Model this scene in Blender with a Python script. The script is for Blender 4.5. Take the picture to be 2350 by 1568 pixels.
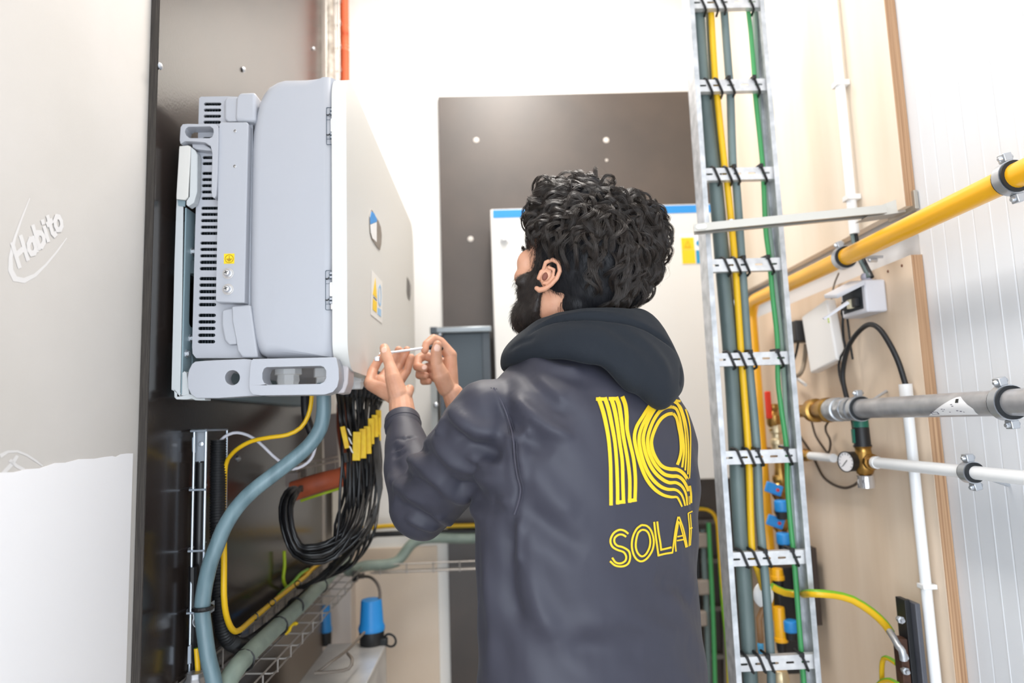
import bpy, bmesh, math, random
import numpy as np
from mathutils import Vector, Matrix
from mathutils.geometry import tessellate_polygon
random.seed(7)
for _o in list(bpy.data.objects): bpy.data.objects.remove(_o)
scn = bpy.context.scene
COL = scn.collection
# ---------------------------------------------------------------- camera
F = 1567.0
ROLL = math.radians(1.97)
CAMZ = 1.38
_Y = Vector((-35, -188, -F)).normalized()
_d = F*F/(35*math.sin(ROLL)+188*math.cos(ROLL))
_Z = Vector((-_d*math.sin(ROLL), _d*math.cos(ROLL), -F)); _Z = (_Z-_Z.dot(_Y)*_Y).normalized()
_X = _Y.cross(_Z)
R = Matrix((_X, _Y, _Z))                      # camera -> world
CAM = Vector((0, 0, CAMZ))
cd = bpy.data.cameras.new('camera'); cam = bpy.data.objects.new('camera', cd); COL.objects.link(cam)
cam.matrix_world = Matrix.Translation(CAM) @ R.to_4x4()
cd.sensor_width = 36; cd.sensor_fit = 'HORIZONTAL'; cd.lens = F/2350*36
cd.clip_start = .02; cd.clip_end = 60
cd.dof.use_dof = True; cd.dof.focus_distance = 1.25; cd.dof.aperture_fstop = 2.5
scn.camera = cam
# ---------------------------------------------------------------- light and exposure
scn.view_settings.view_transform = 'Standard'
try: scn.view_settings.look = 'None'
except Exception: pass
scn.view_settings.gamma = 1; scn.view_settings.use_curve_mapping = False
scn.view_settings.exposure = 0.0
w = bpy.data.worlds.new('daylight'); scn.world = w; w.use_nodes = True
_bg = w.node_tree.nodes['Background']; _bg.inputs[0].default_value = (.86, .93, 1.0, 1); _bg.inputs[1].default_value = 2.1
def area(name, loc, rot, sx, sy, power, col):
    l = bpy.data.lights.new(name, 'AREA'); l.shape = 'RECTANGLE'; l.size = sx; l.size_y = sy; l.energy = power; l.color = col
    o = bpy.data.objects.new(name, l); COL.objects.link(o); o.location = loc; o.rotation_euler = rot
    return o
area('ceiling_light', (.10, 1.95, 3.50), (0, 0, 0), .35, 1.3, 56, (1.0, .95, .89))
area('ceiling_light', (.2, -.3, 3.50), (0, 0, 0), 1.0, .8, 8, (1.0, .95, .9))
area('door_daylight', (.19, -1.0, 1.1), (math.radians(90), 0, 0), 1.7, 2.1, 27, (.86, .93, 1.0))
_wl = area('right_wall_fill', (-.62, -.75, .95), (0, 0, 0), .8, 1.3, 13, (.78, .88, 1.0)); _wl.data.spread = math.radians(110)  # added cool fill lamp aimed at the lower right wall, not a real window
_wl.rotation_euler = Vector((1.70, 1.75, -.05)).to_track_quat('-Z', 'Y').to_euler()
# ---------------------------------------------------------------- pixel <-> world
def ray(px, py):
    return (R @ Vector((px-1175, -(py-784), -F)))
def P(px, py, Y=1.41):
    d = ray(px, py); return CAM + d*(Y/d.y)
def PX(px, py, X):
    d = ray(px, py); return CAM + d*(X/d.x)
def PZ(px, py, Z):
    d = ray(px, py); return CAM + d*((Z-CAMZ)/d.z)
def proj(v):
    c = R.transposed() @ (Vector(v)-CAM); return (1175 - F*c.x/c.z, 784 + F*c.y/c.z)
# ---------------------------------------------------------------- materials
def lin(c):
    c = c/255.0
    return c/12.92 if c <= .04045 else ((c+.055)/1.055)**2.4
def rgb(c): return (lin(c[0]), lin(c[1]), lin(c[2]), 1)
MATS = {}
def mat(name, col=(200,200,200), rough=.5, metal=0, bump=0, bscale=200, var=0, vscale=8, col2=None, stretch=None, spec=.5, sheen=0, coat=0, alpha=None, trans=0):
    if name in MATS: return MATS[name]
    m = bpy.data.materials.new(name); m.use_nodes = True; MATS[name] = m
    nt = m.node_tree; b = nt.nodes['Principled BSDF']
    b.inputs['Base Color'].default_value = rgb(col); b.inputs['Roughness'].default_value = rough; b.inputs['Metallic'].default_value = metal
    b.inputs['Specular IOR Level'].default_value = spec
    if sheen: b.inputs['Sheen Weight'].default_value = sheen; b.inputs['Sheen Roughness'].default_value = .4
    if coat: b.inputs['Coat Weight'].default_value = coat; b.inputs['Coat Roughness'].default_value = .2
    if trans: b.inputs['Transmission Weight'].default_value = trans
    m.diffuse_color = rgb(col)
    tc = None
    def coord(sc):
        tc = nt.nodes.new('ShaderNodeNewGeometry'); mp = nt.nodes.new('ShaderNodeMapping')
        nt.links.new(tc.outputs['Position'], mp.inputs[0])
        mp.inputs['Scale'].default_value = stretch or (1,1,1)
        return mp.outputs[0]
    if col2 is not None or var:
        n = nt.nodes.new('ShaderNodeTexNoise'); n.inputs['Scale'].default_value = vscale; n.inputs['Detail'].default_value = 5
        nt.links.new(coord(1), n.inputs['Vector'])
        r = nt.nodes.new('ShaderNodeValToRGB'); r.color_ramp.elements[0].position = .35; r.color_ramp.elements[1].position = .68
        c2 = col2 or tuple(max(0, x*(1-var)) for x in col)
        r.color_ramp.elements[0].color = rgb(c2); r.color_ramp.elements[1].color = rgb(col)
        nt.links.new(n.outputs['Fac'], r.inputs[0]); nt.links.new(r.outputs[0], b.inputs['Base Color'])
    if bump:
        n = nt.nodes.new('ShaderNodeTexNoise'); n.inputs['Scale'].default_value = bscale; n.inputs['Detail'].default_value = 3
        nt.links.new(coord(1), n.inputs['Vector'])
        bp = nt.nodes.new('ShaderNodeBump'); bp.inputs['Strength'].default_value = bump; bp.inputs['Distance'].default_value = .002
        nt.links.new(n.outputs['Fac'], bp.inputs['Height']); nt.links.new(bp.outputs[0], b.inputs['Normal'])
    return m
def earth_mat(name, twist=1.5, g=.42, ph=0.):
    "yellow cable sheath with a green stripe, from the cable's own UV (u round it, v metres along it)"
    if name in MATS: return MATS[name]
    m = mat(name, (232,196,28), .42); nt = m.node_tree; b = nt.nodes['Principled BSDF']
    uv = nt.nodes.new('ShaderNodeUVMap'); s = nt.nodes.new('ShaderNodeSeparateXYZ'); nt.links.new(uv.outputs[0], s.inputs[0])
    a = nt.nodes.new('ShaderNodeMath'); a.operation = 'MULTIPLY_ADD'; nt.links.new(s.outputs[1], a.inputs[0]); a.inputs[1].default_value = twist
    nt.links.new(s.outputs[0], a.inputs[2])
    a2 = nt.nodes.new('ShaderNodeMath'); a2.operation = 'ADD'; nt.links.new(a.outputs[0], a2.inputs[0]); a2.inputs[1].default_value = ph
    f = nt.nodes.new('ShaderNodeMath'); f.operation = 'FRACT'; nt.links.new(a2.outputs[0], f.inputs[0])
    l = nt.nodes.new('ShaderNodeMath'); l.operation = 'LESS_THAN'; nt.links.new(f.outputs[0], l.inputs[0]); l.inputs[1].default_value = g
    mx = nt.nodes.new('ShaderNodeMix'); mx.data_type = 'RGBA'; nt.links.new(l.outputs[0], mx.inputs[0])
    mx.inputs[6].default_value = rgb((226,180,22)); mx.inputs[7].default_value = rgb((120,176,40))
    nt.links.new(mx.outputs[2], b.inputs['Base Color'])
    return m
# ---------------------------------------------------------------- mesh helpers
class MB:
    def __init__(s): s.bm = bmesh.new(); s.uv = None
    def face(s, vs):
        try: return s.bm.faces.new(vs)
        except ValueError: return None
    def box(s, lo, hi, rot=None, piv=None):
        lo = Vector(lo); hi = Vector(hi); vs = []
        for k in range(8):
            p = Vector((hi.x if k & 1 else lo.x, hi.y if k & 2 else lo.y, hi.z if k & 4 else lo.z))
            if rot is not None:
                c = piv if piv is not None else (lo+hi)/2
                p = rot @ (p-c) + c
            vs.append(s.bm.verts.new(p))
        for f in ((0,2,3,1),(4,5,7,6),(0,1,5,4),(2,6,7,3),(0,4,6,2),(1,3,7,5)): s.face([vs[i] for i in f])
        return s
    def obox(s, c, ax, ay, az):
        "box from centre and three half-axis vectors"
        c = Vector(c); vs = [s.bm.verts.new(c+(ax if k & 1 else -ax)+(ay if k & 2 else -ay)+(az if k & 4 else -az)) for k in range(8)]
        for f in ((0,2,3,1),(4,5,7,6),(0,1,5,4),(2,6,7,3),(0,4,6,2),(1,3,7,5)): s.face([vs[i] for i in f])
        return s
    def beam(s, a, b, w, h, up=Vector((0,0,1))):
        a = Vector(a); b = Vector(b); d = (b-a); t = d.normalized(); sd = t.cross(up).normalized(); u = sd.cross(t)
        return s.obox((a+b)/2, d/2, sd*w/2, u*h/2)
    def tube(s, pts, r, n=10, cap=True, closed=False):
        pts = [Vector(p) for p in pts]; m = len(pts)
        rr = r if hasattr(r, '__len__') else [r]*m
        if s.uv is None: s.uv = s.bm.loops.layers.uv.new('UVMap')
        T = []
        for i in range(m):
            a = pts[(i-1) % m] if (closed or i > 0) else pts[i]; b = pts[(i+1) % m] if (closed or i < m-1) else pts[i]
            t = (b-a); T.append(t.normalized() if t.length > 1e-9 else Vector((0,0,1)))
        u = T[0].orthogonal().normalized(); rings = []; L = 0; Ls = []
        for i in range(m):
            u = (u-u.dot(T[i])*T[i]).normalized(); v = T[i].cross(u)
            rings.append([s.bm.verts.new(pts[i]+(u*math.cos(2*math.pi*k/n)+v*math.sin(2*math.pi*k/n))*rr[i]) for k in range(n)])
            if i: L += (pts[i]-pts[i-1]).length
            Ls.append(L)
        for i in range(m if closed else m-1):
            j = (i+1) % m
            for k in range(n):
                f = s.face([rings[i][k], rings[i][(k+1) % n], rings[j][(k+1) % n], rings[j][k]])
                if f:
                    for lp, (uu, vv) in zip(f.loops, ((k/n, Ls[i]), ((k+1)/n, Ls[i]), ((k+1)/n, Ls[j]), (k/n, Ls[j]))): lp[s.uv].uv = (uu, vv)
        if cap and not closed:
            s.face(rings[0][::-1]); s.face(rings[-1])
        return s
    def cyl(s, a, b, r, r2=None, n=16): return s.tube([a, b], [r, r if r2 is None else r2], n)
    def lathe(s, a, axis, prof, n=20):
        "prof: list of (distance along axis, radius)"
        axis = Vector(axis).normalized(); a = Vector(a)
        return s.tube([a+axis*t for t, _ in prof], [max(q, 1e-5) for _, q in prof], n) if all(prof[i+1][0] > prof[i][0] for i in range(len(prof)-1)) else s._lathe(a, axis, prof, n)
    def _lathe(s, a, axis, prof, n=20):
        a = Vector(a); axis = Vector(axis).normalized()
        u = axis.orthogonal().normalized(); v = axis.cross(u); rings = []
        for t, q in prof:
            rings.append([s.bm.verts.new(a+axis*t+(u*math.cos(2*math.pi*k/n)+v*math.sin(2*math.pi*k/n))*max(q, 1e-5)) for k in range(n)])
        for i in range(len(rings)-1):
            for k in range(n): s.face([rings[i][k], rings[i][(k+1) % n], rings[i+1][(k+1) % n], rings[i+1][k]])
        s.face(rings[0][::-1]); s.face(rings[-1]); return s
    def sphere(s, c, r, n=16, sc=(1,1,1)):
        c = Vector(c); s.usphere(n, max(6, n//2), lambda p: Vector((p.x*r*sc[0], p.y*r*sc[1], p.z*r*sc[2]))+c)
        return s
    def usphere(s, nu, nv, fn):
        top = s.bm.verts.new(fn(Vector((0,0,1)))); bot = s.bm.verts.new(fn(Vector((0,0,-1)))); rg = []
        for i in range(1, nv):
            th = math.pi*i/nv; rg.append([s.bm.verts.new(fn(Vector((math.sin(th)*math.cos(2*math.pi*k/nu), math.sin(th)*math.sin(2*math.pi*k/nu), math.cos(th))))) for k in range(nu)])
        for k in range(nu):
            j = (k+1) % nu; s.bm.faces.new([top, rg[0][k], rg[0][j]]); s.bm.faces.new([bot, rg[-1][j], rg[-1][k]])
            for a, b in zip(rg[:-1], rg[1:]): s.bm.faces.new([a[k], b[k], b[j], a[j]])
        return s
    def plate(s, outer, off, holes=()):
        "closed outline of 3-D points (planar) pushed by the vector off; holes cut through"
        loops = [[Vector(p) for p in outer]]+[[Vector(p) for p in h] for h in holes]
        off = Vector(off); flat = [p for l in loops for p in l]
        tris = tessellate_polygon(loops)
        A = [s.bm.verts.new(p) for p in flat]; Bv = [s.bm.verts.new(p+off) for p in flat]
        for t in tris:
            s.face([A[i] for i in t]); s.face([Bv[i] for i in reversed(t)])
        k = 0
        for l in loops:
            m = len(l)
            for i in range(m):
                j = (i+1) % m; s.face([A[k+i], A[k+j], Bv[k+j], Bv[k+i]])
            k += m
        return s
    def build(s, name, material, parent=None, smooth=False, bevel=0, bseg=2, kind=None, sharp=40):
        bmesh.ops.recalc_face_normals(s.bm, faces=s.bm.faces)
        me = bpy.data.meshes.new(name); s.bm.to_mesh(me); s.bm.free()
        o = bpy.data.objects.new(name, me); COL.objects.link(o); me.materials.append(material)
        if smooth:
            me.polygons.foreach_set('use_smooth', [True]*len(me.polygons))
            me.set_sharp_from_angle(angle=math.radians(sharp))
        if bevel:
            md = o.modifiers.new('bevel', 'BEVEL'); md.width = bevel; md.segments = bseg; md.limit_method = 'ANGLE'; md.angle_limit = math.radians(35)
            me.polygons.foreach_set('use_smooth', [True]*len(me.polygons)); me.set_sharp_from_angle(angle=math.radians(sharp))
        if parent is not None: adopt(o, parent)
        if kind: o['kind'] = kind
        return o
WLOC = {}
def adopt(o, parent):
    o.parent = parent
    l = WLOC.get(parent.name, Vector((0,0,0)))
    o.matrix_parent_inverse = Matrix.Translation(-l)
    WLOC[o.name] = Vector((0,0,0)) if o.type == 'MESH' else o.location.copy()
def thing(name, label, cat, loc, group=None):
    o = bpy.data.objects.new(name, None); COL.objects.link(o); o.location = loc; o.empty_display_size = .05
    WLOC[o.name] = Vector(loc); o['label'] = label; o['category'] = cat
    if group: o['group'] = group
    return o
def tag(o, label, cat, group=None):
    o['label'] = label; o['category'] = cat
    if group: o['group'] = group
    return o
def struct(o): o['kind'] = 'structure'; return o
def catmull(pts, step=.01):
    pts = [Vector(p) for p in pts]
    q = [pts[0]*2-pts[1]]+pts+[pts[-1]*2-pts[-2]]; out = []
    for i in range(1, len(q)-2):
        p0, p1, p2, p3 = q[i-1], q[i], q[i+1], q[i+2]
        n = max(2, int((p2-p1).length/step))
        for k in range(n):
            t = k/n
            out.append(.5*((2*p1)+(p2-p0)*t+(2*p0-5*p1+4*p2-p3)*t*t+(3*p1-p0-3*p2+p3)*t**3))
    out.append(pts[-1]); return out
def cable(name, pts, r, m, label=None, cat='cable', group=None, parent=None, n=10, step=.012, ridge=None):
    c = catmull(pts, step if not ridge else ridge/4)
    rr = r if not ridge else [r*(1.0 if (i % 4) in (0, 1) else .86) for i in range(len(c))]
    o = MB().tube(c, rr, n).build(name, m, parent, smooth=True, sharp=60)
    if label: tag(o, label, cat, group)
    return o
def disc(c, nrm, r, n=24):
    nrm = Vector(nrm).normalized(); u = nrm.orthogonal().normalized(); v = nrm.cross(u)
    return [Vector(c)+(u*math.cos(2*math.pi*k/n)+v*math.sin(2*math.pi*k/n))*r for k in range(n)]
def rrect(x0, y0, x1, y1, r, n=5):
    "rounded rectangle in 2-D"
    out = []
    for cx, cy, a in ((x1-r, y0+r, -90), (x1-r, y1-r, 0), (x0+r, y1-r, 90), (x0+r, y0+r, 180)):
        for k in range(n+1):
            t = math.radians(a+90*k/n); out.append((cx+r*math.cos(t), cy+r*math.sin(t)))
    return out
def pxl(pts, Y=1.41): return [P(x, y, Y) for x, y in pts]
STROKES = {   # single-line letters on a unit square
 'H': [[(0,0),(0,1)],[(.7,0),(.7,1)],[(0,.5),(.7,.5)]], 'a': [[(.55,0),(.55,.6)],[(.55,.5),(.35,.62),(.1,.5),(.02,.3),(.1,.08),(.35,0),(.55,.12)]],
 'b': [[(0,0),(0,1)],[(0,.5),(.2,.62),(.45,.5),(.55,.3),(.45,.08),(.2,0),(0,.12)]], 'i': [[(0,0),(0,.6)],[(0,.82),(0,.9)]],
 't': [[(.2,.9),(.2,.15),(.3,0),(.45,0)],[(0,.62),(.42,.62)]], 'o': [[(.28,0),(.05,.1),(0,.3),(.05,.5),(.28,.62),(.5,.5),(.56,.3),(.5,.1),(.28,0)]],
}
# shared materials
M_white = mat('white_paint', (240,237,232), .6, bump=.05, bscale=300)
M_plaster = mat('plasterboard_paper', (199,194,189), .75, bump=.05, bscale=400, col2=(191,186,180), vscale=2.5)
M_film = mat('film_faced_plywood', (50,41,37), .2, bump=.06, bscale=160, col2=(36,30,28), vscale=5, spec=.8)
M_filmback = mat('film_faced_plywood_back', (70,58,50), .46, bump=.05, bscale=120, col2=(58,48,42), vscale=4, spec=.8)
M_plyedge = mat('plywood_edge_dark', (70,64,58), .8, col2=(34,30,28), vscale=60, stretch=(30,1,.3))
M_ply = mat('birch_plywood', (236,217,196), .65, col2=(222,200,176), vscale=3, stretch=(1,2.5,.35), bump=.04, bscale=120)
M_plyup = mat('birch_plywood_lit', (240,229,214), .65, col2=(230,214,194), vscale=2.2, stretch=(1,2.5,.35), bump=.03, bscale=120)  # same birch, paler: the strong light on the upper board is in the colour
M_plyside = mat('birch_plywood_edge', (196,160,124), .75, col2=(150,112,82), vscale=20, stretch=(14,1,.1))
M_rib = mat('ribbed_white_cladding', (222,225,230), .45)
M_galv = mat('galvanised_steel', (205,208,212), .42, .75, col2=(160,164,170), vscale=45)
M_zinc = mat('zinc_plated_steel', (196,200,206), .32, .85)
M_steelpipe = mat('steel_pipe', (190,190,192), .36, .5, col2=(158,158,162), vscale=18)
M_blk = mat('black_plastic', (24,25,28), .5)
M_rub = mat('black_rubber', (22,26,30), .6)
M_tie = mat('black_cable_tie', (20,20,22), .45)
M_brass = mat('brass', (190,150,80), .32, .9, col2=(150,112,60), vscale=30)
M_chrome = mat('chrome', (215,215,220), .15, 1)
M_greycable = mat('grey_green_cable_sheath', (108,126,126), .42, col2=(96,112,114), vscale=30, stretch=(1,1,.1))
M_greycable2 = mat('dark_grey_cable_sheath', (108,124,122), .5, col2=(76,90,90), vscale=16, stretch=(1,1,.2))
M_greencable = mat('green_cable_sheath', (66,150,88), .45)
M_blackcable = mat('black_solar_cable', (22,22,24), .38)
M_whiteplastic = mat('white_plastic', (232,232,232), .4)
M_whitepipe = mat('white_pipe', (236,238,240), .35)
M_yellowpipe = mat('yellow_gas_pipe', (246,180,22), .3, coat=.3)
M_orange = mat('orange_conduit', (206,96,56), .5)
M_blue = mat('blue_plastic', (40,140,214), .4)
M_yellow = mat('yellow_label', (240,200,20), .55)
M_red = mat('red_plastic', (212,50,24), .4)
E1 = earth_mat('earth_cable_sheath', 1.0, .40, .1)
# ================================================================ setting
XL, XR, YB, ZC = -.698, 1.08, 3.0, 3.55
YF = -1.05
def sbox(name, lo, hi, m, label=None): return struct(MB().box(lo, hi).build(name, m))
sbox('floor', (XL-.1, YF, -.06), (XR+.1, YB+.1, 0), mat('concrete_floor', (196,192,186), .7, var=.1, vscale=3))
sbox('ceiling', (XL-.1, YF, ZC), (XR+.1, YB+.1, ZC+.08), M_white)
sbox('wall_left', (XL-.1, YF, 0), (XL, YB+.1, ZC), M_plaster)
sbox('wall_back', (XL, YB, 0), (XR, YB+.1, ZC), M_white)
# right wall: ribbed white cladding, each strip a plank of its own
wr = sbox('wall_right', (XR+.012, YF, 0), (XR+.1, YB, ZC), M_rib)
pitch = .100; y = 1.66
k = 0; src = None
while y > YF:
    y0 = max(YF, y-pitch+.0005)
    if src is None or y0 == YF:
        b = MB(); h = y-y0
        prof = [(0, .012), (0, .0010), (.003, 0), (h*.47, 0), (h*.485, -.0008), (h*.515, -.0008), (h*.53, 0), (h-.003, 0), (h, .0010), (h, .012)]
        ring = [Vector((XR+dx, y-dy, 0)) for dy, dx in prof]
        b.plate(ring, (0, 0, ZC)); o = b.build('panel', M_rib, wr)
        src = o; sy = y
    else:
        o = src.copy(); COL.objects.link(o); o.location = (0, y-sy, 0)
    y -= pitch; k += 1
# torn plaster skim on the left wall, lower part
def wl(px, py): v = PX(px, py, XL); return v
edge = [(0,1085),(30,1084),(60,1077),(90,1075),(125,1063),(150,1062),(180,1054),(215,1053),(238,1049),(255,1047),(264,1049),(275,1043),(290,1041),(303,1041)]
top = [wl(x, y) for x, y in edge]
bot = [Vector((XL, top[-1].y, .2)), Vector((XL, .75, .2)), Vector((XL, .75, top[0].z-.03))]
o = MB().plate([v+Vector((.0004,0,0)) for v in top+bot], (.0016, 0, 0)).build('trim_1', mat('skim_plaster', (236,234,235), .7, bump=.05, bscale=300)); struct(o)
# pale printed word on the plasterboard paper
def stroke_word(word, origin, ux, uy, h, wd, spacing=.72, extra=()):
    b = MB(); nrm = Vector((1,0,0)); x = 0
    paths = []
    for ch in word:
        st = STROKES[ch]
        for s_ in st: paths.append([(x+a, c) for a, c in s_])
        x += {'H': .95, 'i': .28, 't': .6}.get(ch, .8)
    paths += list(extra)
    for pth in paths:
        w_ = wd
        for i in range(len(pth)-1):
            a = origin+ux*pth[i][0]*h+uy*pth[i][1]*h; c = origin+ux*pth[i+1][0]*h+uy*pth[i+1][1]*h
            t = (c-a).normalized(); sd = t.cross(nrm)*w_/2; a -= t*w_*.3; c += t*w_*.3
            kk = nrm*(.0002+.00002*len(b.bm.faces)); b.face([b.bm.verts.new(v+kk) for v in (a-sd, a+sd, c+sd, c-sd)])
    return b
M_print = mat('pale_print', (212,209,207), .7)
def rib2(pts, wds, off=Vector((.0003,0,0))):
    "flat printed ribbon on the wall through pixel points with pixel widths"
    b = MB(); n = len(pts)
    L, Rr = [], []
    for i in range(n):
        a = Vector(pts[max(0, i-1)]); c = Vector(pts[min(n-1, i+1)]); t = (c-a).normalized(); nn = Vector((-t.y, t.x))
        p = Vector(pts[i]); L.append(wl(*(p+nn*wds[i]/2))+off); Rr.append(wl(*(p-nn*wds[i]/2))+off)
    for i in range(n-1): b.face([b.bm.verts.new(v) for v in (L[i], L[i+1], Rr[i+1], Rr[i])])
    return b
arc = [(68,455),(50,500),(34,545),(24,590),(24,620),(34,640),(55,644),(80,632),(105,608),(130,578),(153,546)]
bq = rib2([(x, y) for x, y in arc], [2,4,6,9,12,14,12,8,5,4,2])
pr = bq.build('trim_2', M_print); struct(pr)
# letters: baseline from (45,612) to (160,520)
o3 = wl(44, 612); ux = (wl(150, 515)-o3); uxl = ux.length; ux.normalize(); uy = (wl(28, 560)-o3).normalized()
hh = (wl(28, 560)-o3).length
b = stroke_word('Habito', o3+Vector((.0003,0,0)), ux*(uxl/(4.3*hh)), uy, hh, .0085)
struct(b.build('trim_3', M_print))
arc2 = [(0,1047),(18,1037),(40,1036),(62,1045),(85,1060),(98,1070)]
struct(rib2(arc2, [10,6,5,5,5,3]).build('trim_4', M_print))
struct(rib2([(2,1092),(28,1064),(40,1046)], [9,9,7]).build('trim_5', M_print)); struct(rib2([(22,1056),(38,1070),(56,1079)], [8,8,7]).build('trim_6', M_print))

# ---------------------------------------------------------------- left dark board
XB = -.68
ybn = PX(357, 350, XB).y
bd = thing('plywood_board', 'tall dark film-faced plywood board on the left wall behind the inverter', 'board', (XL, ybn, 0))
b = MB().box((XL+.001, ybn+.0006, .02), (XB, 2.70, ZC-.002)); b.build('board_face', M_film, bd)
b = MB().box((XL+.001, ybn-.0004, .02), (XB-.0008, ybn+.0006, ZC-.002)); o = b.build('board_edge', M_plyedge, bd); o['label'] = 'layered cut edge'
for px, py in ((557,160),(718,112),(364,152)):
    c = PX(px, py, XB); MB().lathe(c, (1,0,0), [(0,.005),(.003,.008),(.006,.006),(.008,.001)], 10).build('screw_head', M_zinc, bd, smooth=True)
for px, py in ((546,1053),):
    c = PX(px, py, XB); MB().lathe(c, (1,0,0), [(0,.008),(.003,.008),(.006,.004),(.008,.001)], 10).build('screw_head', M_zinc, bd, smooth=True)
# ---------------------------------------------------------------- back dark board
yb = YB-.018
a = P(1005, 222, yb); c = Vector((1.045, 0, 0))
bb = thing('plywood_board', 'wide dark brown board on the back wall behind the white cabinet', 'board', (a.x, yb, 0))
MB().box((a.x, yb, .02), (c.x, YB-.001, a.z)).build('board_face', M_filmback, bb)
for px, py in ((1093,322),(1391,322),(1080,549),(1392,368)):
    q = P(px, py, yb); MB().lathe(q, (0,-1,0), [(0,.013),(.002,.013),(.004,.006)] if py != 368 else [(0,.006),(.002,.006),(.003,.002)], 12).build('screw_head', mat('screw_filler', (205,198,190), .5), bb, smooth=True)
# beige lower board on back wall left
q0 = P(790, 1262, YB-.012); q1 = P(1003, 1255, YB-.012)
tag(MB().box((XL+.004, YB-.014, .02), (q1.x, YB-.001, q0.z)).build('plywood_board', mat('beige_board', (240,224,206), .7, col2=(228,208,186), vscale=2.5, bump=.03)), 'beige plywood sheet low on the back wall beside the blue plug', 'board')
# ---------------------------------------------------------------- right plywood
XP = 1.05
yp = PX(2131, 972, XP).y
zt = PX(2095, 583, XP).z; zu = PX(2084, 470, XP).z
ub = thing('plywood_board', 'upper birch plywood board on the right wall above the steel bracket', 'board', (XP, yp, zu))
MB().box((XP, yp+.001, zu), (XR-.001, YB-.002, ZC-.002)).build('board_face', M_plyup, ub); MB().box((XP+.001, yp, zu), (XR-.001, yp+.001, ZC-.002)).build('board_edge', M_plyside, ub)
lb = thing('plywood_board', 'lower birch plywood board on the right wall carrying the boxes and pipes', 'board', (XP, yp, 0))
MB().box((XP, yp+.001, .02), (XR-.001, YB-.002, zt)).build('board_face', M_ply, lb); MB().box((XP+.001, yp, .02), (XR-.001, yp+.001, zt)).build('board_edge', M_plyside, lb)
for px, py in ((2038,623),(2070,610)):
    c = PX(px, py, XP); MB().lathe(c, (-1,0,0), [(0,.004),(.001,.004),(.002,.002)], 8).build('screw_head', mat('rusty_screw', (110,70,50), .6), lb)
for px, py in ((2012,597),):
    c = PX(px, py, XR-.02); MB().lathe(c, (-1,0,0), [(0,.006),(.02,.006),(.024,.003)], 8).build('screw_head', M_zinc, lb)
# ================================================================ wall inverter on the left board
YN = 1.41
M_inv = mat('powder_coated_grey', (170,172,179), .42, bump=.05, bscale=900)
M_invd = mat('powder_coated_white', (208,207,203), .42, bump=.03, bscale=900)
M_dark = mat('dark_interior', (40,46,52), .7)
M_fin = mat('aluminium_fins', (92,104,112), .5, .5)
M_line = mat('seam_line', (70,84,98), .6)
M_screw = mat('nickel_screw', (214,214,216), .22, .9)
inv = thing('solar_inverter', 'big light grey wall inverter with white hinged door, hung on the dark left board', 'inverter', (-.5, YN, .95))
YFAR = 2.56
# --- main body (rounded towards the wall)
out = [(768,174),(700,174),(650,175),(632,180),(612,192),(598,210),(588,232),(580,262),(574,300),(571,340),(568,500),(566,640),(566,700),(569,740),(575,775),(583,798),(592,812),(606,819),(640,821),(768,821)]
def soft_prism(pts, y0, y1, r, seg=6):
    "closed outline extruded along Y whose near edge is rounded with radius r"
    n = len(pts); b = MB(); c = sum((Vector(p) for p in pts), Vector())/n; rings = []
    N = []
    for i in range(n):
        t = (Vector(pts[(i+1) % n])-Vector(pts[i-1])); t.y = 0; t.normalize(); q = Vector((t.z, 0, -t.x))
        if q.dot(c-Vector(pts[i])) < 0: q = -q
        N.append(q)
    for k in range(seg+1):
        a = math.pi/2*k/seg; rings.append([b.bm.verts.new(Vector((p[0], y0+r*(1-math.sin(a)), p[2]))+N[i]*r*(1-math.cos(a))) for i, p in enumerate(pts)][:])
    rings = rings[::-1]; rings.append([b.bm.verts.new(Vector((p[0], y1, p[2]))) for p in pts])
    for t in tessellate_polygon([[v.co for v in rings[0]]]): b.face([rings[0][i] for i in t])
    b.face(rings[-1])
    for A, B in zip(rings[:-1], rings[1:]):
        for i in range(n): b.face([A[i], A[(i+1) % n], B[(i+1) % n], B[i]])
    return b
soft_prism([Vector(v) for v in pxl(out, YN)], YN, YFAR, .026).build('body', M_inv, inv, smooth=True, sharp=60)
# --- heat sink housing with slots (near side is a perforated plate)
out = [(457,226),(461,222),(520,221),(580,223),(580,822),(450,822),(442,812),(441,795),(447,560),(452,400)]
slots = []
ys = [238.8,252.6,266.6,280.4,294.2, 318,333,347.6,361.6,375.4, 397.9,412.1,426,440.5,455.3, 477.8,492,506.4,521.2,535.7, 557.9,572.4,587.2,602,616.6, 639.6,654.4,669.4,684.3,699.3, 723.8,738.9,753.9,769.5,784.3]
def lean(x, y, y0): return x+(y-y0)*-.0262
for y in ys:
    x0 = lean(468, y, 239); x1 = lean(508, y, 239) if (y < 300 or y > 690) else lean(516, y, 239); h = 3.6 if y < 600 else 4.0
    sl = [(x0+h*math.cos(math.radians(a))+h, y+h*math.sin(math.radians(a))) for a in range(90, 271, 30)]+[(x1-h+h*math.cos(math.radians(a)), y+h*math.sin(math.radians(a))) for a in range(-90, 91, 30)]
    slots.append(pxl(sl, YN+.018))
MB().plate(pxl(out, YN+.018), (0, .004, 0), slots).build('vent_grille', M_inv, inv)
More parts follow.
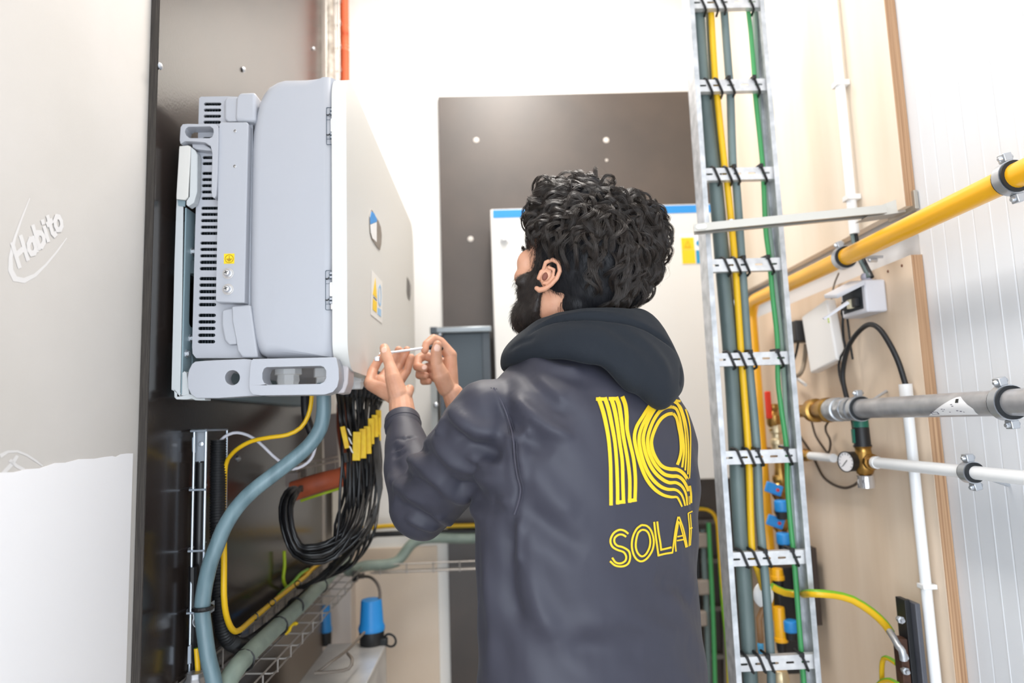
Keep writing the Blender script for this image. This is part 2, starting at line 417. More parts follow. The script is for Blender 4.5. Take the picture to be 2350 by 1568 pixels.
# shell around the heat sink, behind the grille
def offs(pts, dx, dy):
    cx = sum(p[0] for p in pts)/len(pts); cy = sum(p[1] for p in pts)/len(pts)
    return [(x+(dx if x < cx else -dx), y+(dy if y < cy else -dy)) for x, y in pts]
inn = offs(out, 2.5, 2.5)
MB().plate(pxl(out, YN+.022), (0, YFAR-YN-.03, 0), [pxl(inn, YN+.022)]).build('heat_sink_shell', M_inv, inv)
for k in range(7):
    x = 468+k*6.6
    b = MB(); p = P(x, 240, YN+.05); q = P(x-15, 805, YN+.05); b.box((min(p.x,q.x)-.0008, YN+.045, q.z), (min(p.x,q.x)+.0008, YFAR-.04, p.z)); b.build('cooling_fin', M_fin, inv)
b = MB(); p = P(523, 232, YN+.03); q = P(523, 815, YN+.03); b.box((p.x-.004, YN+.03, q.z), (p.x+.03, YFAR-.04, p.z)).build('heat_sink_core', M_dark, inv)
# --- stepped corner fairings
def fair(pts, y0, y1, nm='corner_fairing', bev=.006): return MB().plate(pxl(pts, y0), (0, y1-y0, 0)).build(nm, M_inv, inv, bevel=bev, bseg=3, sharp=60)
fair([(520,222),(552,221),(552,278),(520,279),(514,272),(514,232)], YN+.006, YN+.06)
fair([(551,212),(586,211),(586,278),(541,278),(539,270),(541,226)], YN+.0, YN+.06)
fair([(508,716),(515,709),(536,706),(545,790),(524,792),(514,780),(508,750)], YN+.006, YN+.06)
fair([(531,706),(540,701),(575,700),(592,821),(556,821),(546,808),(541,780),(533,740)], YN+.0, YN+.06)
# --- side plate with threaded holes, earth label and screws
sp = MB().plate(pxl([(503,283),(507,280),(566,280),(570,284),(561,695),(497,694),(495,690)], YN-.006), (0, .026, 0)).build('side_plate', M_inv, inv, bevel=.002)
for px, py in ((540,301),(539,382)):
    c = P(px, py, YN-.0062)
    MB()._lathe(c, Vector((0,-1,0)), [(0,.0030),(.0012,.0030),(.0012,.0022),(-.004,.0022)], 12).build('threaded_hole', M_dark, sp)
    MB()._lathe(c, Vector((0,-1,0)), [(0,.0038),(.0012,.0036),(.0014,.0028),(.0002,.0028)], 12).build('hole_rim', M_screw, sp, smooth=True)
for px, py in ((524,628),(523.5,664.5)):
    c = P(px, py, YN-.006); A = Vector((0,-1,0))
    o = MB()._lathe(c, A, [(0,.0118),(.0012,.0118),(.0014,.0095),(.0028,.0090),(.003,.0075),(.0050,.0075),(.0075,.0072),(.0105,.0070),(.0125,.0058),(.0132,.003)], 22).build('earth_screw', M_screw, inv, smooth=True, sharp=35)
    for ang in (20, 110):
        b = MB(); t = Vector((math.cos(math.radians(ang)),0,math.sin(math.radians(ang)))); s_ = Vector((-t.z,0,t.x))
        b.obox(c+A*.0131, t*.0040, s_*.0007, A*.0005).build('cross_recess', M_blk, o)
lbl = MB().plate(pxl([(514,582.5),(538,582),(537.5,605),(513.5,605.5)], YN-.0068), (0,.0006,0)).build('earth_label', M_yellow, inv)
M_ink = mat('black_ink', (30,30,28), .6); M_inkbr = mat('brown_ink', (110,80,10), .6)
cc = P(526,594, YN-.0072); ring = [(cc+Vector((math.cos(a)*.0084, 0, math.sin(a)*.0084))) for a in np.linspace(0, 2*math.pi, 25)[:-1]]
b = MB().tube(ring, .00045, 5, closed=True)
up = Vector((0,0,1)); sd = Vector((1,0,0))
b.obox(cc+up*.0028, sd*.0004, Vector((0,.0003,0)), up*.0032)
for dz, wd in ((-.0006,.0058),(-.0026,.0042),(-.0046,.0024)): b.obox(cc+up*dz, sd*wd, Vector((0,.0003,0)), up*.00045)
b.build('earth_symbol', M_inkbr, lbl)
# --- lower carrying handle: flat ear with a round hole, and a loop with a long slot
def circ(cx, cy, r, n=24, ry=None): return [(cx+r*math.cos(2*math.pi*k/n), cy+(ry or r)*math.sin(2*math.pi*k/n)) for k in range(n)]
o_ = [(440,836),(448,830),(470,828),(560,824),(574,825),(590,830),(590,908),(560,910),(500,914),(450,914),(438,905),(431,890),(430,868),(433,850)]
h1 = MB().plate(pxl(o_, YN-.012), (0, .034, 0), [pxl(circ(533,867,17), YN-.012)]).build('lower_bracket', M_inv, inv, bevel=.003, bseg=3)
o_ = [(580,824),(768,820),(772,822),(777,845),(778,870),(774,888),(764,900),(745,906),(600,908),(580,906),(573,898),(571,885),(573,850),(575,830)]
h_ = [(612,843),(735,840),(743,843),(748,851),(748,868),(743,877),(735,881),(615,883),(606,879),(602,870),(602,856),(606,846)]
lb_ = [P(x, y, YN-.026) for x, y in o_]
MB().plate(lb_, (0, .05, 0), [pxl(h_, YN-.026)]).build('loop_handle', M_inv, inv, bevel=.004, bseg=3)
# bottom pan and bottom edge channel behind the handle
a = P(470, 905, YN+.03); c = P(790, 822, YN+.03)
MB().box((a.x, YN+.06, c.z-.012), (c.x-.02, YFAR-.01, c.z+.03)).build('bottom_pan', M_inv, inv, bevel=.004)
o_ = [(768,826),(800,842),(798,880),(790,902),(770,904),(764,880)]
MB().plate(pxl(o_, YN+.02), (0, .06, 0)).build('end_bracket', mat('powder_coated_pinkish', (190,183,184), .5), inv, bevel=.003)
# cable glands seen through the slot and beside it
def gland(c, s=1, m=M_whiteplastic):
    o = MB()._lathe(c, Vector((0,0,-1)), [(-.012*s,.017*s),(0,.017*s),(0,.0225*s),(.016*s,.0225*s),(.017*s,.018*s),(.026*s,.019*s),(.034*s,.016*s)], 8).build('cable_gland', m, inv, bevel=.001)
    return o
gland(P(661,838,YN+.10), 1.35)
gland(P(748,846,YN+.10), 1.2)
for k in range(5):
    c = P(792, 862, 1.56+k*.13); gland(Vector((-.345, 1.56+k*.14, c.z-.0)), 1.0)
o_ = Vector((-.36, 1.58, P(800,850,1.58).z))
# rows of dark dc connectors under the far half
for i in range(3):
    for j in range(9):
        y = 1.72+j*.055; x = -.385+i*.034
        zz = P(600,822,1.45).z-.012
        m = MB()._lathe(Vector((x, y, zz)), Vector((0,0,-1)), [(0,.0085),(.02,.0085),(.02,.0065),(.055,.0065),(.06,.0045)], 8).build('dc_connector', M_blk, inv)
MB().box((-.43, 1.70, P(600,822,1.45).z-.030), (-.30, 2.24, P(600,822,1.45).z-.010)).build('connector_strip', mat('charcoal_plastic', (44,44,46), .5), inv)
# --- upper handle (bracket with oval opening and a long tongue)
o_ = [(414,292),(419,285),(430,284),(494,285),(500,290),(501,320),(499,400),(496,448),(492,455),(487,452),(485,440),(487,352),(483,335),(470,327),(450,325),(424,324),(414,330),(412,322)]
h_ = [(432,291),(482,290),(489,295),(490,305),(487,314),(480,317),(436,317),(427,311),(424,303),(426,295)]
MB().plate(pxl(o_, YN-.012), (0, .030, 0), [pxl(h_, YN-.012)]).build('upper_handle', M_inv, inv, bevel=.0025, bseg=3)
o_ = [(440,330),(470,331),(484,340),(486,346),(470,345),(448,342),(441,338)]
MB().plate(pxl(o_, YN+.0), (0, .05, 0)).build('handle_rib', M_inv, inv, bevel=.002)
# --- door: rounded slab parallel to the wall
XD = -.3015
zt_ = P(802,158,1.40).z; zb_ = P(806,843,1.40).z-.004
y0, y1 = 1.402, 2.59
rr_ = rrect(y0, zb_, y1, zt_, .062, 9)
door = MB().plate([Vector((XD-.0315, a, b)) for a, b in rr_], (.0315, 0, 0))
door = door.build('door', M_invd, inv, bevel=.007, bseg=4, sharp=60)
# display window low in the door, second window, warning label
def on_door(pts): return [PX(x, y, XD+.0006) for x, y in pts]
wn = on_door([(850.6,481),(854,484),(861,497),(868,508),(873,522),(875,540),(874,560),(871,574),(864,566),(853,549),(849,535),(847.5,515),(847.3,497)])
dsp = MB().plate(wn, (.0015,0,0)).build('display_window', mat('display_glass', (150,140,128), .15, spec=.8), door)
MB().plate([v+Vector((.0018,0,0)) for v in on_door([(851,485),(857,490),(863,503),(863,509),(848,515),(847.5,500)])], (.0006,0,0)).build('blue_band', M_blue, dsp)
MB().plate([v+Vector((.0018,0,0)) for v in on_door([(848,516),(862.5,510),(862.5,556),(853,547),(849.5,535)])], (.0006,0,0)).build('white_band', M_whiteplastic, dsp)
MB().plate(on_door([(934,636),(939,645),(942,656),(942,676),(940,690),(936,684),(933.5,670)]), (.001,0,0)).build('lock_window', mat('dark_olive_glass', (70,64,56), .25), door)
ls = MB().plate(on_door([(852.6,619),(877,647),(877,743),(850.6,722)]), (.0004,0,0)).build('warning_label', mat('clear_label', (238,236,232), .3), door)
MB().plate([v+Vector((.0008,0,0)) for v in on_door([(860.5,638),(864.5,686),(855,676)])], (.0004,0,0)).build('warning_triangle', M_yellow, ls)
MB().plate([v+Vector((.0008,0,0)) for v in on_door([(855,685),(864.5,694),(863.5,718),(854.5,710)])], (.0004,0,0)).build('warning_text_panel', M_yellow, ls)
MB().plate([v+Vector((.0012,0,0)) for v in on_door([(856,681),(863.5,689),(863.5,691),(856,683)])], (.0003,0,0)).build('warning_bar', M_ink, ls)
MB().plate([v+Vector((.0008,0,0)) for v in on_door([(871,652),(873.5,660),(874.5,680),(873.5,700),(871,704),(868,696),(867,680),(868,660)])], (.0004,0,0), [[v+Vector((.0008,0,0)) for v in on_door([(871,658),(872.6,664),(873.2,680),(872.6,694),(871,698),(869.2,692),(868.6,680),(869.2,662)])]]).build('notice_ring', mat('pale_blue_print', (150,190,224), .5), ls)
MB().plate([v+Vector((.0008,0,0)) for v in on_door([(866.5,706),(874,711),(873.5,728),(866,721)])], (.0004,0,0)).build('notice_panel', MATS['pale_blue_print'], ls)
# --- two hinges on the near side, by the door
def hinge(x0, y0, x1, y1):
    YH = YN-.0012; s_ = (y1-y0)/86.
    b = MB(); r1 = rrect(x0, y0, x1, y1, 3); r2 = rrect(x0+.9, y0+.9, x1, y1-.9, 2.4)
    h = MB().plate(pxl(r1, YH), (0,.002,0), [pxl(r2, YH)]).build('hinge', M_line, inv)
    for yy in (20, 29, 64, 73):
        MB().plate(pxl([(x0+1,y0+yy*s_-.35),(x0+10,y0+yy*s_-.35),(x0+10,y0+yy*s_+.35),(x0+1,y0+yy*s_+.35)], YH-.0004), (0,.001,0)).build('hinge_seam', M_line, h)
    MB().plate(pxl(rrect(x0+10.5, y0+26*s_, x1+.3, y0+56*s_, 2), YH-.006), (0,.01,0)).build('hinge_knuckle', M_whiteplastic, h, bevel=.001)
    for yy in (7, 15, 62, 70):
        c = P(x0+15, y0+yy*s_, YH); MB().box(c+Vector((-.005,-.003,-.0032)), c+Vector((.004,.002,.0028))).build('hinge_leaf', M_line, h)
        MB().box(c+Vector((-.0035,-.0045,-.0022)), c+Vector((.004,.001,.0018))).build('hinge_leaf', M_inv, h)
    for yy in (20, 66):
        c = P(x0+7, y0+yy*s_-2, YH); MB().tube([c+Vector((-.0055,-.002,.0)), c+Vector((-.002,-.002,-.001)), c+Vector((.002,-.002,.0015)), c+Vector((.005,-.002,.0035))], .0013, 6).build('hinge_clip', M_blk, h)
    c = P(x0+15, y0+79*s_, YH-.003); MB().lathe(c, (0,0,-1), [(-.006,.003),(0,.0036),(.004,.0036),(.006,.002)], 10).build('hinge_pin', M_screw, h, smooth=True)
    return h
hinge(748.5, 246, 768.5, 332)
hinge(746.5, 620.5, 767.5, 712)
# ================================================================ wall bracket behind the inverter
br = thing('mounting_bracket', 'pale steel mounting bracket between the dark board and the inverter', 'bracket', (-.67, YN+.02, .95))
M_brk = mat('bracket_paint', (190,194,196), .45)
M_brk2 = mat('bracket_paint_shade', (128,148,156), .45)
fl = [(411,340),(418,338),(420,470),(420,480),(417,700),(413,900),(414,905),(409,913),(400,908),(402,899),(393,895),(400,600),(404,480)]
MB().plate(pxl(fl, YN+.004), (0,.004,0)).build('flange', M_brk, br, bevel=.0008)
# web: plate parallel to the wall with punched openings, seen obliquely right of the flange
xw = P(421, 700, YN).x
def web(pts): return [PX(x, y, xw) for x, y in pts]
zt2 = P(420,475,YN).z; zb2 = P(413,905,YN).z
def yz(pts): return [Vector((xw-.004, a, b)) for a, b in pts]
holes = []
zz = lambda py: P(420, py, YN).z
for (ya, yb2, pa, pb, r) in ((1.445,1.475,585,745,.012),):
    holes.append(yz(rrect(YN+.03, zz(pb), YN+.075, zz(pa), .012)))
holes.append(yz([(YN+.05+.011*math.cos(t), zz(515)+.018*math.sin(t)) for t in np.linspace(0, 2*math.pi, 17)[:-1]]))
holes.append(yz([(YN+.045+.007*math.cos(t), zz(822)+.012*math.sin(t)) for t in np.linspace(0, 2*math.pi, 17)[:-1]]))
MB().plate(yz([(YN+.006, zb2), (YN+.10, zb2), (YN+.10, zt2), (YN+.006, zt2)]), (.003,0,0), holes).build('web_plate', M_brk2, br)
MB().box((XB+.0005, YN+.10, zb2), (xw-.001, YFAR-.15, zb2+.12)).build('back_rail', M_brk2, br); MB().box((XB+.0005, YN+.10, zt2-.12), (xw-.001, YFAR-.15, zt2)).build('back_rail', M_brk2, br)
for py in (568, 772, 810):
    c = Vector((xw-.001, YN+.035 if py != 810 else YN+.018, zz(py))); MB().lathe(c, (1,0,0), [(0,.009),(.003,.009),(.003001,.006),(.008,.006)], 6).build('bolt', M_zinc, br, bevel=.0005)
# hooked clip at the top
o_ = [(411,335),(430,333),(438,336),(437,345),(431,452),(425,459),(404,457),(404,450)]
MB().plate(pxl(o_, YN-.006), (0,.006,0)).build('clip_front', mat('clip_paint', (206,204,200), .45), br, bevel=.0015)
o_ = [(438,337),(447,344),(453,355),(452,440),(445,465),(432,474),(427,470),(427,462),(434,452)]
MB().plate(pxl(o_, YN-.004), (0,.02,0)).build('clip_side', M_brk, br, bevel=.0015)
o_ = [(407,455),(426,457),(424,474),(409,472)]
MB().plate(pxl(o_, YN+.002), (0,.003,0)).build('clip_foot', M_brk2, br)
# folded hem at the bottom
o_ = [(393,893),(399,893),(400,912),(405,917),(430,917),(440,915),(448,919),(470,919),(470,910),(434,905),(428,856),(423,852),(418,856),(417,905),(413,909)]
MB().plate(pxl(o_, YN+.002), (0,.03,0)).build('bottom_hem', M_brk, br, bevel=.0008)
# ================================================================ white cabinet on the back board
YC = 2.74
a = P(1125, 480, YC); c = P(1692, 1098, YC)
cabn = thing('wall_cabinet', 'white wall cabinet with blue stripe along its top, on the dark back board', 'cabinet', (a.x, YC, c.z))
MB().box((a.x, YC, c.z), (c.x, YB-.019, a.z)).build('body', mat('cabinet_white', (224,222,218), .4), cabn, bevel=.006)
t = P(1131, 482, YC); u = P(1131, 501, YC)
MB().box((t.x, YC-.0012, u.z), (c.x-.012, YC+.001, t.z-.001)).build('blue_stripe', M_blue, cabn)
k0 = P(1157, 543, YC)
lk = MB().box(k0+Vector((-.019,-.004,-.026)), k0+Vector((.019,.001,.026))).build('lock_plate', M_whiteplastic, cabn, bevel=.003)
MB().box(k0+Vector((-.014,-.018,-.022)), k0+Vector((.012,-.003,.0))).build('lock_handle', M_whiteplastic, lk, bevel=.004)
MB().lathe(k0+Vector((0,-.004,.012)), (0,-1,0), [(0,.005),(.003,.005),(.004,.003)], 10).build('keyhole', M_zinc, lk, smooth=True)
s0 = P(1562, 546, YC); s1 = P(1606, 605, YC); zm = P(1580, 573, YC).z; xm = P(1594, 570, YC).x
wl_ = MB().box((s0.x-.003, YC-.0012, s1.z-.002), (s1.x+.012, YC-.0002, s0.z+.014)).build('warning_label', mat('white_sticker', (236,238,240), .5), cabn)
MB().box((s0.x, YC-.0022, zm), (xm-.001, YC-.0012, s0.z)).build('yellow_sign', M_yellow, wl_); MB().box((s0.x, YC-.0022, s1.z), (xm+.001, YC-.0012, zm-.001)).build('yellow_text_panel', M_yellow, wl_)
MB().plate([P(1578,551,YC-.003),P(1586,569,YC-.003),P(1570,569,YC-.003)], (0,.0005,0), [[P(1578,556,YC-.003),P(1582.5,566,YC-.003),P(1573,566,YC-.003)]]).build('hazard_triangle', mat('ochre_print', (206,160,10), .6), wl_)
MB().lathe(Vector((xm+.020, YC-.0012, (s0.z+zm)/2)), (0,-1,0), [(0,.013),(.001,.013)], 16).build('blue_round_sign', mat('teal_print', (30,140,190), .5), wl_)
MB().box((xm+.004, YC-.0022, s1.z), (s1.x+.010, YC-.0012, zm-.004)).build('blue_text_panel', MATS['teal_print'], wl_)
MB().box(P(1601,524,YC)+Vector((-.0,-.012,-.014)), P(1601,524,YC)+Vector((.05,.0,.014))).build('latch', mat('latch_grey', (160,160,156), .4), cabn, bevel=.003)
# ================================================================ grey steel enclosure left of the cabinet
YE = 2.72
a = P(990, 752, YE); c = P(1122, 1110, YE)
en = thing('steel_enclosure', 'dark grey steel box left of the white cabinet with light top rail', 'enclosure', (a.x, YE, c.z))
M_enc = mat('dark_grey_enclosure', (74,80,86), .4, .3); M_rail = mat('rail_grey', (140,146,150), .35, .6)
MB().box((P(1015,772,YE).x, YE+.012, c.z), (P(1108,772,YE).x, YB-.019, a.z-.012)).build('front_panel', mat('bluish_dark_panel', (66,74,80), .35, .3), en)
MB().box((P(1010,772,YE).x-.004, YE, c.z), (P(1017,772,YE).x, YB-.019, a.z-.012)).build('side_post', M_enc, en, bevel=.002)
MB().box((P(1106,772,YE).x, YE, c.z), (P(1124,772,YE).x, YB-.019, a.z-.012)).build('side_post', M_enc, en, bevel=.002)
p0 = P(990, 760, YE); p1 = P(1128, 756, YE)
MB().beam(p0+Vector((.02,-.006,0)), p1+Vector((0,-.006,0)), .03, .024).build('top_rail', M_rail, en, bevel=.004)
MB().box(p0+Vector((-.004,-.02,-.014)), p0+Vector((.026,.02,.014))).build('rail_cap', M_enc, en, bevel=.003)
for px, py in ((995,930),(1004,768)):
    q = P(px, py, YE); MB().sphere(q+Vector((.01,-.01,0)), .011, 12, (1,.6,1)).build('fixing_bolt', M_zinc, en, smooth=True)
MB().box((P(988,900,YE).x, YE-.0, P(988,1000,YE).z), (P(1003,900,YE).x, YE+.1, P(988,775,YE).z)).build('hinge_plate', mat('shaded_steel', (150,152,150), .5, .3), en)
# ================================================================ dark cable zone low on the right of the back wall
a = P(1588, 1108, 2.86)
zone = []
def vcable(px0, py0, px1, py1, Y, r, m, label, nm='vertical_cable', group=None):
    return cable(nm, [P(px0, py0, Y), P((px0+px1)/2+2, (py0+py1)/2, Y), P(px1, py1, Y)], r, m, label, 'cable', group, step=.05)
cable('earth_cable', [P(1560,1190,2.84), P(1585,1172,2.84), P(1612,1168,2.84), P(1634,1176,2.84), P(1645,1200,2.84), P(1650,1260,2.84), P(1658,1380,2.84), P(1668,1480,2.84), P(1674,1600,2.84)], .0075, E1, 'yellow and green earth cable arching under the white cabinet', step=.02)
vcable(1626,1200,1642,1600,2.82,.009,M_greencable,'dark green cable hanging under the white cabinet')
vcable(1612,1215,1628,1600,2.85,.012,M_greycable2,'grey cable hanging under the white cabinet beside the green one')
vcable(1600,1240,1606,1600,2.87,.010,M_blackcable,'black cable hanging under the white cabinet, nearest the worker')
b = MB(); 
sup = thing('cable_support', 'grey steel rungs behind the cables under the white cabinet', 'cable support', P(1600,1500,2.93))
for py in (1200, 1290, 1400, 1510):
    p = P(1560, py, 2.93); q = P(1662, py-4, 2.93); MB().beam(p, q, .02, .018).build('rung', mat('dull_steel', (120,116,112), .5, .5), sup)
for px in (1592, 1658):
    MB().beam(P(px,1190,2.95), P(px+8,1580,2.95), .02, .02, Vector((0,1,0))).build('side_rail', MATS['dull_steel'], sup)
for px, py in ((1612,1240),(1616,1348),(1610,1420)):
    q = P(px, py, 2.84); tag(MB().box(q+Vector((-.028,-.012,-.03)), q+Vector((.022,.02,.03))).build('junction_block', mat('taupe_plastic', (150,138,128), .6), bevel=.008), {1240:'grey block on the hanging cables, topmost of the three', 1348:'grey block on the hanging cables, middle of the three', 1420:'grey block on the hanging cables, lowest of the three'}[py], 'connector')
# ================================================================ vertical basket tray and orange conduit in the far left corner
YT = 2.74
def basket(name, label, x0, x1, y, zlo, zhi, step, depth=.03, r=.003, m=M_zinc):
    t = thing(name, label, 'cable tray', (x0, y, zlo))
    for x, yy in ((x0, y), (x1, y), ((x0+x1)/2, y+depth), (x0+.004, y+depth)):
        MB().tube([(x, yy, zlo), (x, yy, zhi)], r, 6).build('long_wire', m, t)
    z = zlo+.03
    while z < zhi-.01:
        MB().tube([(x0, y, z), (x0, y+depth, z), (x1, y+depth, z), (x1, y, z)], r, 6).build('cross_wire', m, t); z += step
    return t
za = P(760, 200, YT).z
tb = basket('basket_tray', 'vertical wire cable tray at the top of the far left corner', P(748,80,YT).x, P(778,80,YT).x, YT, 2.35, ZC-.05, .105, .05, .0032, mat('bright_wire', (190,186,180), .4, .5))
cable('white_cable', [P(755,-40,2.77), P(756,60,2.77), P(757,120,2.77), P(758,230,2.77)], .017, mat('ivory_cable', (206,198,186), .6, col2=(150,140,128), vscale=30), 'pale cable bundle inside the wire tray in the far left corner', step=.05)
cable('orange_conduit', [P(789,-40,2.80), P(790,60,2.80), P(791,120,2.80), P(792,330,2.80)], .021, M_orange, 'orange corrugated conduit rising in the far left corner', 'conduit', ridge=.010)
# ================================================================ trays under the inverter
M_wire = mat('tray_wire', (176,170,164), .4, .7)
XT = -.60; ZT = .838
def T(px, py, X=XT): return PX(px, py, X)
tr = thing('cable_tray', 'long wire cable tray running along the left wall under the inverter', 'cable tray', (XT, 2.0, ZT))
YS, YE_ = 1.50, 2.86
for x, dz in ((-.672,.05),(-.672,0),(-.66,-.008),(-.62,-.012),(-.575,-.012),(-.545,-.008),(-.545,.018)):
    MB().tube([(x, YS, ZT+dz-.02), (x, YE_, ZT+dz-.02)], .0024, 6).build('long_wire', M_wire, tr)
yy = YS+.02
while yy < YE_:
    MB().tube([(-.674, yy, ZT+.03), (-.674, yy, ZT-.022), (-.66, yy, ZT-.03), (-.56, yy, ZT-.034), (-.543, yy, ZT-.03), (-.543, yy, ZT-.002)], .0024, 6).build('cross_wire', M_wire, tr); yy += .105
# grey cable lying in the tray, from the bottom left corner to the back wall
gp = [P(505,1600,1.50), T(545,1530,-.58), T(622,1452,-.58), T(700,1380,-.58), T(790,1290,-.58), Vector((-.585,2.72,ZT+.0)), Vector((-.54,2.80,ZT+.0)), Vector((-.42,2.83,ZT+.005)), P(960,1240,2.84), P(1070,1236,2.84), P(1140,1234,2.84)]
cable('grey_cable', gp, .021, mat('light_grey_green_sheath', (146,160,148), .5, col2=(124,138,128), vscale=16), 'thick grey cable lying in the wire tray under the inverter and along the back wall', step=.02)
for (px, py), wh in zip(((560,1516),(640,1437),(678,1392),(735,1345),(768,1305)), ('nearest the bottom left of','second from the near end of','middle one on','fourth from the near end of','farthest one on')):
    c_ = T(px, py, -.58); 
    tag(MB().tube([c_+Vector((.0225*math.cos(t), 0, .0225*math.sin(t))) for t in np.linspace(0,2*math.pi,17)[:-1]], .003, 5, closed=True).build('cable_tie', M_tie), 'black tie round the thick grey tray cable, '+wh+' the run', 'cable tie', 'ties on the grey tray cable')
bp = [P(501,1010,1.60), P(500,1100,1.60), P(500,1200,1.60), P(502,1330,1.60), P(508,1420,1.60), T(524,1468,-.62), T(560,1482,-.62), T(610,1450,-.625), T(690,1378,-.625), T(760,1316,-.625), Vector((-.63,2.75,ZT+.03))]
cable('corrugated_conduit', bp, .0185, M_blk, 'black corrugated conduit coming down the vertical wire tray and turning into the low tray', 'conduit', ridge=.006)
yp_ = [T(513,1215,-.60), T(514,1290,-.60), T(514,1370,-.60), T(520,1415,-.60), T(533,1445,-.60), T(549,1447,-.60), T(580,1421,-.61), T(640,1371,-.62), T(700,1324,-.63), T(722,1302,-.63), Vector((-.64,2.8,ZT+.06))]
cable('earth_cable', yp_, .0066, earth_mat('earth_sheath_tray', .0, .14, .0), 'yellow-green cable tied along the upper side of the low tray')
yp2 = [T(640,1371,-.635)+Vector((0,0,.004)), T(672,1338,-.635), T(690,1318,-.635), T(707,1308,-.64)]
cable('earth_cable', yp2, .0055, earth_mat('earth_sheath_b', .4, .45, .2), 'short yellow-green cable doubling the tray cable near the coil')
for (px, py), wh in zip(((513,1368),(549,1448),(584,1416),(625,1383),(683,1340)), ('on its upright part','at its lowest bend','just after the bend','halfway up the slope','nearest the black coil')):
    c_ = T(px, py, -.605); ax = Vector((0,1,-.1)) if px > 520 else Vector((0,0,1)); 
    tag(MB().tube([v for v in disc(c_, ax, .0085, 14)], .0018, 5, closed=True).build('cable_tie', M_tie), 'small black tie on the yellow-green tray cable '+wh, 'cable tie', 'ties on the yellow-green tray cable')
cable('earth_cable', [T(652,1265,-.66), T(653,1300,-.66), T(650,1325,-.66), T(654,1343,-.66), T(668,1352,-.66)], .005, mat('lime_cable', (170,196,30), .45), 'lime earth wire dropping from the black coil to the tray')
# stray yellow end below the tray
cable('cable_end', [P(655,1455,2.0), P(664,1447,2.0), P(668,1436,2.0), P(678,1431,2.0), P(682,1434,2.0)], .005, M_yellow, 'short yellow cable end hooked over the lower tray wire')
# tray on the back wall
tr2 = thing('cable_tray', 'wire cable tray running along the back wall behind the worker\'s elbow', 'cable tray', (-.3, 2.88, ZT-.03))
for dy, dz in ((0,0),(.0,.03),(.05,-.012),(.09,-.012)):
    MB().tube([(-.52, 2.81+dy, ZT+dz-.03), (.30, 2.81+dy, ZT+dz-.03)], .0026, 6).build('long_wire', M_wire, tr2)
for k in range(8): MB().tube([(-.48+k*.105, 2.805, ZT+.004), (-.48+k*.105, 2.805, ZT-.035), (-.48+k*.105, 2.905, ZT-.045)], .0026, 6).build('cross_wire', M_wire, tr2)
cable('earth_cable', [Vector((-.64,2.80,ZT+.07)), P(800,1222,2.90), P(850,1212,2.90), P(905,1207,2.90), P(1000,1208,2.90), P(1100,1206,2.90)], .009, earth_mat('earth_sheath_back', .3, .2, .6), 'yellow cable running along the back wall above the tray', step=.03)
cable('black_cable', [Vector((-.60,2.78,ZT+.05)), P(850,1232,2.87), P(885,1226,2.87), P(1000,1222,2.87), P(1100,1220,2.87)], .011, M_blackcable, 'black cable running along the back wall under the yellow one', step=.03)
# ================================================================ trunking, sockets and metal box low at the back
tk = MB().box((P(757,1400,2.9).x, 2.90, .02), (P(806,1400,2.9).x, YB-.015, P(780,1300,2.9).z)).build('cable_trunking', mat('steel_trunking', (214,204,196), .5, .15), bevel=.003)
tag(tk, 'pale vertical metal trunking low in the far left corner', 'trunking')
def blue_plug(px0, py0, px1, py1, Y, label, ringp=True):
    p = P((px0+px1)/2, py1, Y); w_ = (px1-px0)/2*Y/F; h_ = (py1-py0)*Y/F
    t = thing('blue_plug', label, 'plug', p)
    MB()._lathe(p, Vector((0,0,1)), [(0,w_*1.05),(.01,w_*1.08),(.02,w_*1.0),(.024,w_*.95),(h_*.96,w_*.84),(h_,w_*.80)], 24).build('cap', M_blue, t, smooth=True, sharp=35)
    MB()._lathe(p-Vector((0,0,h_*.5)), Vector((0,0,1)), [(0,w_*.9),(.004,w_*.95),(h_*.42,w_*1.0),(h_*.5,w_*.98)], 24).build('base', M_blk, t, smooth=True)
    if ringp:
        MB().tube(disc(p+Vector((w_*1.5,-.01,-h_*.32)), (.3,1,.2), .022, 18), .004, 6, closed=True).build('flap_ring', M_rub, t)
        MB().beam(p+Vector((w_*.7,-.01,-h_*.35)), p+Vector((w_*1.3,-.01,-h_*.35)), .03, .025).build('hinge_lug', M_rub, t, bevel=.004)
    return t
plug1 = blue_plug(826, 1382, 880, 1447, 2.45, 'bright blue and black industrial plug standing on the metal box')
blue_plug(732, 1395, 760, 1450, 2.75, 'dark blue plug half hidden behind the pale trunking', False)
cable('power_cord', [P(818,1320,2.7), P(835,1323,2.62), P(852,1326,2.55), P(866,1340,2.5), P(872,1360,2.47), P(871,1384,2.45)], .0055, mat('grey_cord', (96,88,82), .5), parent=plug1)
tag(MB().lathe(P(818,1323,2.70), (1,0,0), [(-.012,.022),(0,.020),(.012,.010),(.03,.009)], 12).build('cord_grommet', M_blk, smooth=True), 'black cone-shaped cord outlet on the side of the trunking', 'grommet')
